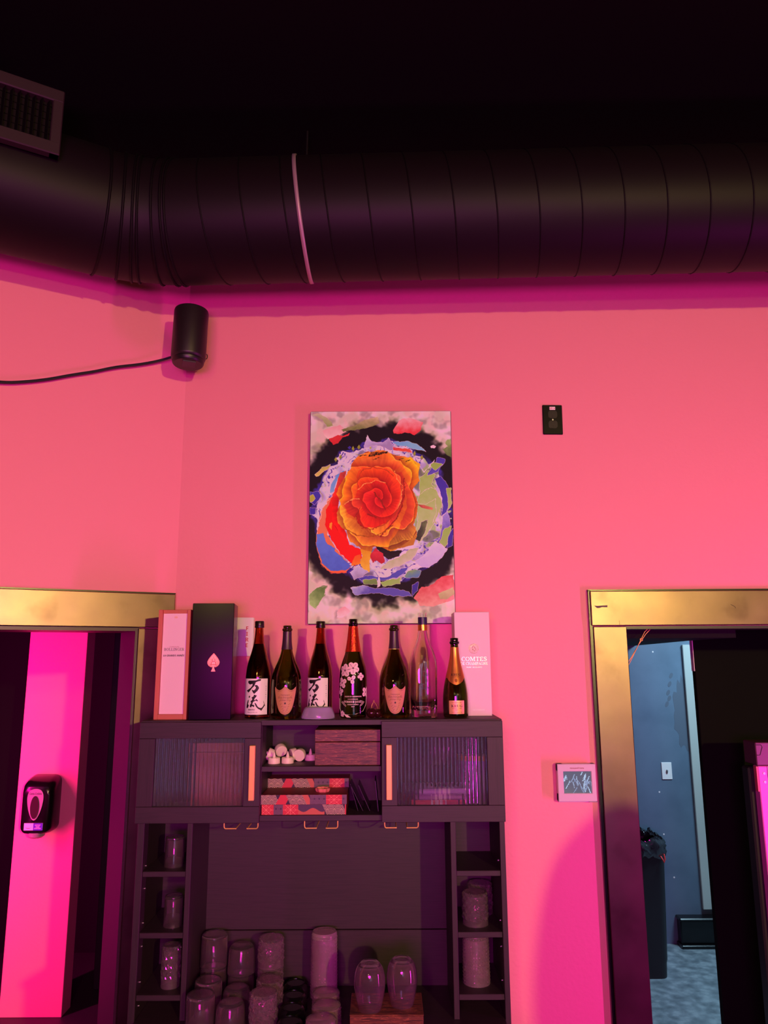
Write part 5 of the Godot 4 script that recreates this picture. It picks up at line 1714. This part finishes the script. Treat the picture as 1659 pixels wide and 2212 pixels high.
func shelf_things() -> void:
	# wooden box on the middle shelf
	var b := thing("wooden_box", "rough brown wooden box with a lid on the middle shelf", "box", Vector3(-0.115, 1.61, -2.43))
	part("case", box(Vector3(-0.1, 0, -0.07), Vector3(0.1, 0.0675, 0.07), 0.001), mats["stained wood"], b)
	part("lid", box(Vector3(-0.1005, 0.0695, -0.071), Vector3(0.1005, 0.1045, 0.071), 0.001), mats["stained wood"], b)
	# tealights
	tealight("upright tealight at the front left of the heap", Vector3(-0.3455, 1.61, -2.405))
	tealight("upright tealight at the front right of the heap", Vector3(-0.304, 1.61, -2.41))
	tealight("tealight leaning on its side at the left end of the heap", Vector3(-0.357, 1.628, -2.447), Vector3(20, 0, 62))
	tealight("tealight tipped backwards on top of the heap", Vector3(-0.329, 1.6395, -2.45), Vector3(-62, 25, 0))
	tealight("tealight standing on edge in the middle of the heap", Vector3(-0.3, 1.6285, -2.458), Vector3(30, 30, -80))
	tealight("tealight showing its round underside right of the heap", Vector3(-0.273, 1.6285, -2.44), Vector3(-78, -15, 0))
	tealight("upright tealight in shade at the back, beside the wooden box", Vector3(-0.2395, 1.61, -2.475))
	# patterned paper boxes on the lower shelf
	var lid_print := washi([[-40, 215, "waves"], [215, 345, "red", -1.0], [345, 555, "waves"], [555, 630, "rust"], [625, 830, "rings", 0.0], [830, 1035, "star", 0.0], [1035, 1200, "rings", 0.0]])
	var base_print := washi([[-40, 155, "star", 0.0], [155, 275, "rings", 0.0], [275, 475, "star", 0.0], [475, 815, "cloud", 0.0], [815, 1080, "waves"], [1080, 1200, "red", 0.0]])
	var side := plain("dark red paper", rgb(128, 30, 38), 0.5)
	var f := thing("patterned_box", "red and black patterned paper box with lid at the front of the lower shelf", "box", Vector3(-0.245, 1.471, -2.41), 0.0, "patterned boxes on the lower shelf")
	part("base", box(Vector3(-0.1265, 0, -0.06), Vector3(0.1265, 0.0285, 0.062), 0.0008), side, f)
	part("lid", box(Vector3(-0.1285, 0.0295, -0.062), Vector3(0.1285, 0.0565, 0.0645), 0.0008), side, f)
	part("paper_print", printed_face(-0.1265, 0.1265, 0.0, 0.0285, 0.0624), base_print, f)
	part("paper_print", printed_face(-0.1285, 0.1285, 0.0295, 0.0565, 0.0649), lid_print, f)
	var g := thing("patterned_box", "red and black patterned paper box standing behind the front one", "box", Vector3(-0.245, 1.471, -2.518), 0.0, "patterned boxes on the lower shelf")
	part("base", box(Vector3(-0.127, 0, -0.04), Vector3(0.127, 0.0535, 0.04), 0.0008), side, g)
	part("lid", box(Vector3(-0.129, 0.0545, -0.041), Vector3(0.129, 0.083, 0.042), 0.0008), side, g)
	part("paper_print", printed_face(-0.129, 0.129, 0.0545, 0.083, 0.0424), lid_print, g)
	# small pink scalloped dish on the front box
	var d := thing("scalloped_dish", "small pink scalloped dish lying on the front patterned box", "dish", Vector3(-0.193, 1.5276, -2.4))
	var scal := func(a: float, r: float, _y: float) -> float:
		return r * (1.0 + 0.09 * sin(a * 7.0))
	part("dish_body", lathe(v2([[0.0, 0.0], [0.018, 0.0], [0.021, 0.004], [0.022, 0.0105], [0.0205, 0.011], [0.0185, 0.005], [0.0, 0.003]]), 42, scal), plain("pink resin", rgb(226, 120, 126), 0.25), d)
	# black cards leaning beside the boxes
	var lean := [[-0.099, 17.0, 0.082, "left"], [-0.084, 27.0, 0.086, "middle"], [-0.063, 25.0, 0.083, "right"]]
	for k in 3:
		var c := thing("menu_card", "black card leaning beside the patterned boxes, %s of three" % lean[k][3], "card", Vector3(lean[k][0] + 0.015, 1.4725, -2.44), 0.0, "black cards on the lower shelf")
		c.rotation_degrees = Vector3(0, 0, lean[k][1])
		part("card", box(Vector3(-0.001, 0, -0.05), Vector3(0.001, lean[k][2], 0.05), 0.0004), plain("card black", rgb(26, 20, 26), 0.3), c)
	var e := thing("menu_card", "black folded card upright against the divider", "card", Vector3(-0.022, 1.471, -2.44), 0.0, "black cards on the lower shelf")
	e.rotation_degrees.z = 6.0
	part("card", box(Vector3(-0.0015, 0, -0.05), Vector3(0.0015, 0.09, 0.05), 0.0004), mats["card black"], e)
	# behind the left ribbed pane
	var l := thing("wooden_box", "pale brown wooden box behind the left ribbed glass door", "box", Vector3(-0.503, 1.471, -2.46))
	part("case", box(Vector3(-0.088, 0, -0.07), Vector3(0.088, 0.175, 0.07), 0.001), mats["plain wood"], l)
	part("lid", box(Vector3(-0.089, 0.176, -0.071), Vector3(0.089, 0.203, 0.071), 0.001), mats["plain wood"], l)
	# behind the right ribbed pane
	for k in 4:
		var t := thing("napkin_pack", ["lowest purple napkin pack", "second pink napkin pack", "third purple napkin pack", "topmost lilac napkin pack"][k] + " behind the right ribbed glass door", "napkins", Vector3(0.15 + 0.008 * k, 1.471 + 0.0165 * k, -2.44), 2.0 * k - 2.0, "napkin packs behind the right door")
		part("pack", box(Vector3(-0.075, 0, -0.06), Vector3(0.075, 0.016, 0.06), 0.004), plain("napkin %d" % k, [rgb(150, 110, 170), rgb(226, 90, 120), rgb(170, 130, 180), rgb(186, 160, 206)][k], 0.6), t)
		part("paper_band", box(Vector3(-0.02, -0.0004, -0.0605), Vector3(0.02, 0.0164, 0.0605), 0.004), mats["paper"], t)
	var wg := thing("wine_glass", "wine glass standing on the napkin packs behind the right ribbed door", "glass", Vector3(0.18, 1.5372, -2.44))
	part("foot", lathe(v2([[0.0, 0.0], [0.028, 0.0], [0.028, 0.0015], [0.008, 0.004], [0.0035, 0.01], [0.0, 0.01]]), 28), glass_mat(), wg)
	part("stem", lathe(v2([[0.0035, 0.009], [0.003, 0.03], [0.004, 0.055]]), 12), glass_mat(), wg)
	part("bowl", lathe(smooth_profile(v2([[0.003, 0.054], [0.02, 0.062], [0.032, 0.085], [0.033, 0.11], [0.028, 0.145], [0.027, 0.145], [0.0315, 0.11], [0.03, 0.086], [0.019, 0.065], [0.0, 0.058]]), 3), 32), glass_mat(), wg)
	var jar := thing("candle_jar", "yellow-lidded candle jar at the right end behind the right ribbed door", "jar", Vector3(0.287, 1.471, -2.45))
	part("jar_body", lathe(v2([[0.0, 0.0], [0.026, 0.0], [0.029, 0.004], [0.029, 0.13], [0.026, 0.14], [0.0, 0.14]]), 28), plain("lilac wax", rgb(180, 150, 190), 0.3), jar)
	part("lid", lathe(v2([[0.0, 0.14], [0.0275, 0.14], [0.0275, 0.155], [0.0, 0.156]]), 28), plain("yellow lid", rgb(220, 190, 90), 0.3, 0.4), jar)

# ---------------------------------------------------------------- glassware
func glass_mat(kind := "plain") -> StandardMaterial3D:  # clear glass, pink tints stand in for the pink light on it
	if kind == "hobnail":
		return solid_glass("beaded glass", Color(0.96, 0.8, 0.89), 0.12, 0.06)
	if kind == "diamond":
		return solid_glass("cut glass", Color(0.96, 0.83, 0.91), 0.06, 0.02)
	return solid_glass("tumbler glass", Color(0.96, 0.84, 0.92), 0.03, 0.02)

func tumbler_mesh(kind: String, r: float, h: float) -> ArrayMesh:
	var key := "mesh %s %.3f %.3f" % [kind, r, h]
	if mats.has(key):
		return mats[key]
	# upside down: closed end on top
	var prof := []
	var segs := 48
	var shape: Variant = null
	match kind:
		"plain":
			prof = smooth_profile(v2([[r, 0.0], [r * 0.98, h * 0.5], [r * 0.95, h * 0.9], [r * 0.9, h * 0.985], [r * 0.8, h], [0.0, h]]).slice(0, 5), 3)
			prof.append(Vector2(0.0, h))
			shape = func(a: float, q: float, _y: float) -> float: return q * (1.0 + 0.006 * sin(a * 24.0))
		"round":
			prof = smooth_profile(v2([[r * 1.03, 0.0], [r * 1.03, h * 0.12], [r, h * 0.35], [r * 0.97, h * 0.7], [r * 0.9, h * 0.88], [r * 0.72, h * 0.98], [r * 0.55, h]]), 3)
			prof.append(Vector2(0.0, h))
		"diamond":
			var rows := 16
			for i in rows + 1:
				prof.append(Vector2(r * (1.0 - 0.06 * i / rows), h * (0.02 + 0.93 * i / rows)))
			prof.push_front(Vector2(r, 0.0))
			prof.append(Vector2(r * 0.86, h))
			prof.append(Vector2(0.0, h))
			segs = 40
			shape = func(a: float, q: float, y: float) -> float:
				if y < h * 0.24 or y > h * 0.955:
					return q * (0.97 if y < h * 0.24 else 1.0)
				var u := a * 10.0 / TAU
				var v := (y - h * 0.02) / (h * 0.93 / 4.0)
				return q * (0.93 + 0.13 * absf(fmod(absf(u + v), 1.0) - 0.5) + 0.13 * absf(fmod(absf(u - v) + 20.0, 1.0) - 0.5))
		"hobnail":
			var rows2 := int(h / 0.0016)
			for i in rows2 + 1:
				prof.append(Vector2(r * (1.0 - 0.04 * i / rows2), h * 0.97 * i / rows2))
			prof.append(Vector2(r * 0.88, h))
			prof.append(Vector2(0.0, h))
			segs = 168
			shape = func(a: float, q: float, y: float) -> float:
				if y > h * 0.96 or q < r * 0.5:
					return q
				return q * (1.0 + 0.045 * maxf(0.0, sin(a * 28.0)) * maxf(0.0, sin(y * TAU / 0.0096)))
	var s := tool()
	add_lathe(s, prof, segs, shape, Vector3.ZERO, kind == "diamond")
	# inner face
	add_lathe(s, v2([[0.0, h * 0.9], [r * 0.8, h * 0.9], [r * 0.86, h * 0.84], [r * 0.92, 0.0], [r, 0.0]]), 40)
	mats[key] = done(s)
	return mats[key]

func tumbler(called: String, kind: String, label: String, group: String, x: float, y: float, z: float, r: float, h: float, m: Material = null) -> void:
	var t := thing(called, label, "glass", Vector3(x, y, z), 0.0, group)
	part("tumbler_body", tumbler_mesh(kind, r, h), m if m else glass_mat(kind), t)

func glassware() -> void:
	var c := COUNTER_Y
	var g := "upturned tumblers on the worktop"
	# rows running back on the worktop, each ending in a pair stacked two high
	tumbler("tumbler", "plain", "front plain tumbler of the leftmost row", g, -0.522, c, -2.30, 0.041, 0.088)
	tumbler("tumbler", "plain", "middle plain tumbler of the leftmost row", g, -0.522, c, -2.395, 0.041, 0.088)
	tumbler("tumbler", "plain", "lower plain tumbler of the stacked pair at the back left", g, -0.53, c, -2.495, 0.041, 0.088)
	tumbler("tumbler", "plain", "upper plain tumbler of the stacked pair at the back left", g, -0.53, c + 0.0885, -2.495, 0.041, 0.088)
	tumbler("round_tumbler", "round", "front round-shouldered tumbler of the second row", g, -0.437, c, -2.30, 0.041, 0.068)
	tumbler("round_tumbler", "round", "middle round-shouldered tumbler of the second row", g, -0.438, c, -2.395, 0.041, 0.068)
	tumbler("round_tumbler", "round", "lower round-shouldered tumbler of the stacked pair in the second row", g, -0.445, c, -2.495, 0.041, 0.068)
	tumbler("round_tumbler", "round", "upper round-shouldered tumbler of the stacked pair in the second row", g, -0.445, c + 0.0685, -2.495, 0.041, 0.078)
	tumbler("diamond_tumbler", "diamond", "front diamond-cut tumbler on the worktop", g, -0.345, c, -2.30, 0.041, 0.092)
	tumbler("diamond_tumbler", "diamond", "middle diamond-cut tumbler on the worktop", g, -0.342, c, -2.395, 0.041, 0.088)
	tumbler("diamond_tumbler", "diamond", "lower diamond-cut tumbler of the stacked pair on the worktop", g, -0.355, c, -2.495, 0.041, 0.086)
	tumbler("diamond_tumbler", "diamond", "upper diamond-cut tumbler of the stacked pair on the worktop", g, -0.355, c + 0.0865, -2.495, 0.041, 0.08)
	tumbler("hobnail_tumbler", "hobnail", "tall beaded glass at the back of the worktop", g, -0.191, c, -2.495, 0.041, 0.182)
	tumbler("hobnail_bowl", "hobnail", "rear short beaded bowl in front of the tall beaded glass", g, -0.178, c, -2.41, 0.041, 0.046)
	tumbler("hobnail_bowl", "hobnail", "middle short beaded bowl in front of the tall beaded glass", g, -0.17, c, -2.322, 0.042, 0.049)
	tumbler("hobnail_bowl", "hobnail", "front short beaded bowl in front of the tall beaded glass", g, -0.178, c, -2.232, 0.042, 0.053)
	for k in 4:
		var t := thing("black_bowl", ["rearmost", "second from the back", "third from the back", "frontmost"][k] + " of the four upturned black bowls", "bowl", Vector3(-0.276 + 0.004 * k, c, -2.49 + 0.08 * k), 0.0, "black bowls on the worktop")
		part("bowl_body", lathe(v2([[0.0385, 0.0], [0.0395, 0.001], [0.038, 0.02], [0.034, 0.034], [0.029, 0.0395], [0.027, 0.0405], [0.0265, 0.0385], [0.0, 0.0385]]), 36), plain("black glaze", rgb(10, 8, 11), 0.12), t)
	# two stemless glasses on a low wooden box
	var b := thing("wooden_box", "low red-brown wooden box on the worktop under two stemless glasses", "box", Vector3(0.0, c, -2.275))
	part("case", box(Vector3(-0.099, 0, -0.066), Vector3(0.099, 0.066, 0.066), 0.001), mats["stained wood"], b)
	part("lid", box(Vector3(-0.0995, 0.0665, -0.0665), Vector3(0.0995, 0.07, 0.0665), 0.001), mats["stained wood"], b)
	var st := smooth_profile(v2([[0.0315, 0.0], [0.036, 0.018], [0.042, 0.05], [0.0425, 0.072], [0.038, 0.098], [0.028, 0.113], [0.022, 0.117], [0.018, 0.1165]]), 3)
	st.append(Vector2(0.0, 0.1145))
	var inner := smooth_profile(v2([[0.0, 0.1105], [0.026, 0.108], [0.036, 0.096], [0.0408, 0.072], [0.0404, 0.05], [0.0344, 0.018], [0.03, 0.0], [0.0315, 0.0]]), 3)
	var s := tool()
	add_lathe(s, st, 48)
	add_lathe(s, inner, 48)
	var sm := done(s)
	for k in 2:
		var t := thing("stemless_glass", ["left stemless glass upturned on the low wooden box", "right stemless glass upturned on the low wooden box"][k], "glass", Vector3([-0.046, 0.043][k], c + 0.07, [-2.245, -2.27][k]), 0.0, "stemless glasses on the wooden box")
		part("glass_body", sm, glass_mat(), t)
	# glasses in the left shelf column
	var lg := "glasses in the left shelf column"
	tumbler("tumbler", "plain", "plain tumbler on the top shelf of the left column", lg, -0.642, 1.3155, -2.405, 0.029, 0.085)
	tumbler("tumbler", "plain", "plain tumbler on the second shelf of the left column", lg, -0.637, 1.1495, -2.405, 0.028, 0.085)
	tumbler("diamond_tumbler", "diamond", "cut-glass tumbler on the lowest shelf of the left column", lg, -0.637, 0.9855, -2.405, 0.029, 0.112)
	# and in the right one
	var rg := "glasses in the right shelf column"
	tumbler("diamond_tumbler", "diamond", "front diamond-cut tumbler in the right column", rg, 0.268, 1.1455, -2.413, 0.0395, 0.092)
	tumbler("diamond_tumbler", "diamond", "rear diamond-cut tumbler in the right column", rg, 0.296, 1.1455, -2.512, 0.0395, 0.09)
	tumbler("hobnail_tumbler", "hobnail", "beaded tall glass on the lower shelf of the right column", rg, 0.268, 0.9815, -2.425, 0.04, 0.138)

# ---------------------------------------------------------------- things in the hall
func hall_things() -> void:
	# rubbish bin with its bag
	var b := thing("trash_can", "tall black trash can with a shiny black bag against the slate blue wall", "trash can", Vector3(1.545, 0, -5.1))
	var s := tool()
	var lv := [[0.0, 0.24, 0.17], [0.08, 0.245, 0.172], [0.1, 0.25, 0.176], [0.7, 0.275, 0.196], [0.74, 0.282, 0.2]]
	var prev := PackedVector2Array()
	s.set_smooth_group(1)
	for i in lv.size():
		var ring := rounded_rect(lv[i][1] * 2.0 * 0.72, lv[i][2] * 2.0 * 0.9, 0.05, 4)
		if i > 0:
			for k in ring.size():
				var n := (k + 1) % ring.size()
				quad_out(s, Vector3(0, lv[i][0], 0), Vector3(prev[k].x, lv[i - 1][0], prev[k].y), Vector3(prev[n].x, lv[i - 1][0], prev[n].y), Vector3(ring[n].x, lv[i][0], ring[n].y), Vector3(ring[k].x, lv[i][0], ring[k].y))
		prev = ring
	part("bin_body", done(s), plain("bin plastic", rgb(30, 28, 32), 0.45), b)
	# gathered bag over the rim
	s = tool()
	s.set_smooth_group(1)
	var nz := FastNoiseLite.new()
	nz.seed = 9
	nz.frequency = 0.35
	var rows := [[0.70, 1.05], [0.725, 1.1], [0.745, 1.08], [0.765, 1.09], [0.785, 1.05], [0.795, 0.97], [0.78, 0.9]]
	var rings := []
	for q in rows:
		var out := []
		for k in 120:
			var a := TAU * k / 120.0
			var se := 1.0 / pow(pow(absf(cos(a)), 5.0) + pow(absf(sin(a)), 5.0), 0.2)
			var ruck := nz.get_noise_2d(a * 40.0, q[0] * 160.0)
			var f: float = q[1] + 0.08 * ruck + 0.04 * nz.get_noise_2d(a * 15.0 + 30.0, q[0] * 60.0)
			if k == 0:
				ruck = 0.0
			out.append(Vector3(cos(a) * se * 0.203 * f, q[0] + 0.035 * nz.get_noise_2d(cos(a) * 12.0 + 50.0, sin(a) * 12.0 + q[0] * 20.0), sin(a) * se * 0.18 * f))
		rings.append(out)
	for i in rings.size() - 1:
		for k in rings[i].size():
			var n: int = (k + 1) % rings[i].size()
			quad_out(s, Vector3(0, 0.74, 0), rings[i][k], rings[i][n], rings[i + 1][n], rings[i + 1][k])
	part("bin_bag", done(s), plain("bag film", rgb(46, 48, 52), 0.16, 0.0, 0.9), b)
	part("bag_tie", tube([Vector3(0.155, 0.72, 0.15), Vector3(0.165, 0.69, 0.2), Vector3(0.172, 0.672, 0.205), Vector3(0.18, 0.69, 0.2), Vector3(0.183, 0.715, 0.18)], 0.004, 6), plain("red tie", rgb(220, 40, 40), 0.4), b)
	# light switch
	var w := thing("light_switch", "white light switch plate on the slate blue hall wall", "switch", Vector3(1.992, 1.122, -5.5))
	part("cover_plate", box(Vector3(-0.036, -0.0575, 0), Vector3(0.036, 0.0575, 0.006), 0.002), mats["white plastic"], w)
	part("toggle", box(Vector3(-0.005, -0.012, 0.004), Vector3(0.005, 0.012, 0.016), 0.002), plain("toggle grey", rgb(120, 120, 122), 0.4), w, Vector3.ZERO, Vector3(18, 0, 0))
	# loose wire in the doorway
	var l := thing("loose_wire", "loose copper wire hanging across the top corner of the right doorway", "wire", Vector3(0.853, 1.87, -2.7))
	part("strand", tube([Vector3(0, 0, 0), Vector3(0.03, 0.052, 0.0), Vector3(0.062, 0.11, 0.002), Vector3(0.082, 0.145, 0.0), Vector3(0.095, 0.156, 0.0)], 0.0014, 6), mats["copper"], l)
	part("strand", tube([Vector3(0, 0.016, -0.006), Vector3(0.03, 0.058, 0.0), Vector3(0.058, 0.1, -0.002), Vector3(0.086, 0.138, 0.0), Vector3(0.105, 0.156, 0.0)], 0.0014, 6), mats["copper"], l)
	part("knot", tube(arc_points(Vector3(0.068, 0.118, 0.002), 0.0045, 0, TAU * 1.6, 16), 0.0014, 6), mats["copper"], l)
	# white steel post with two screws, magenta light put into its colour
	var p := thing("steel_post", "bright light tinted steel post, magenta light put into its colour, with two screws and a dark cap at the picture's right edge", "post", Vector3(1.52, 0, -3.1))
	part("face", box(Vector3(-0.08, 0, 0.06), Vector3(0.08, 1.509, 0.1), 0.003), plain("light tinted steel", rgb(240, 110, 205), 0.35), p)
	part("back_shell", box(Vector3(-0.098, 0.0, 0.0), Vector3(0.09, 1.5, 0.058), 0.006), plain("post black", rgb(44, 40, 46), 0.4), p)
	part("groove", box(Vector3(-0.0455, 0, 0.1), Vector3(-0.0435, 1.508, 0.1004)), mats["ink"], p)
	part("cap", box(Vector3(-0.082, 1.511, 0.0), Vector3(0.085, 1.597, 0.1), 0.003), plain("post cap", rgb(96, 52, 74), 0.4), p)
	part("cap_outline", tube([Vector3(-0.079, 1.588, 0.1005), Vector3(-0.06, 1.588, 0.1005), Vector3(-0.056, 1.58, 0.1005), Vector3(-0.067, 1.55, 0.1005), Vector3(-0.079, 1.55, 0.1005)], 0.0012, 5), mats["ink"], p)
	part("edge_strip", box(Vector3(-0.0865, 1.415, 0.08), Vector3(-0.081, 1.508, 0.1), 0.001), plain("coral strip", rgb(230, 110, 120), 0.4), p)
	for y in [1.482, 1.45]:
		part("screw", lathe(v2([[0.0, 0.0], [0.0052, 0.0], [0.0048, 0.002], [0.002, 0.0024], [0.0, 0.0018]]), 14), mats["steel"], p, Vector3(-0.058, y, 0.1), Vector3(90, 0, 0))
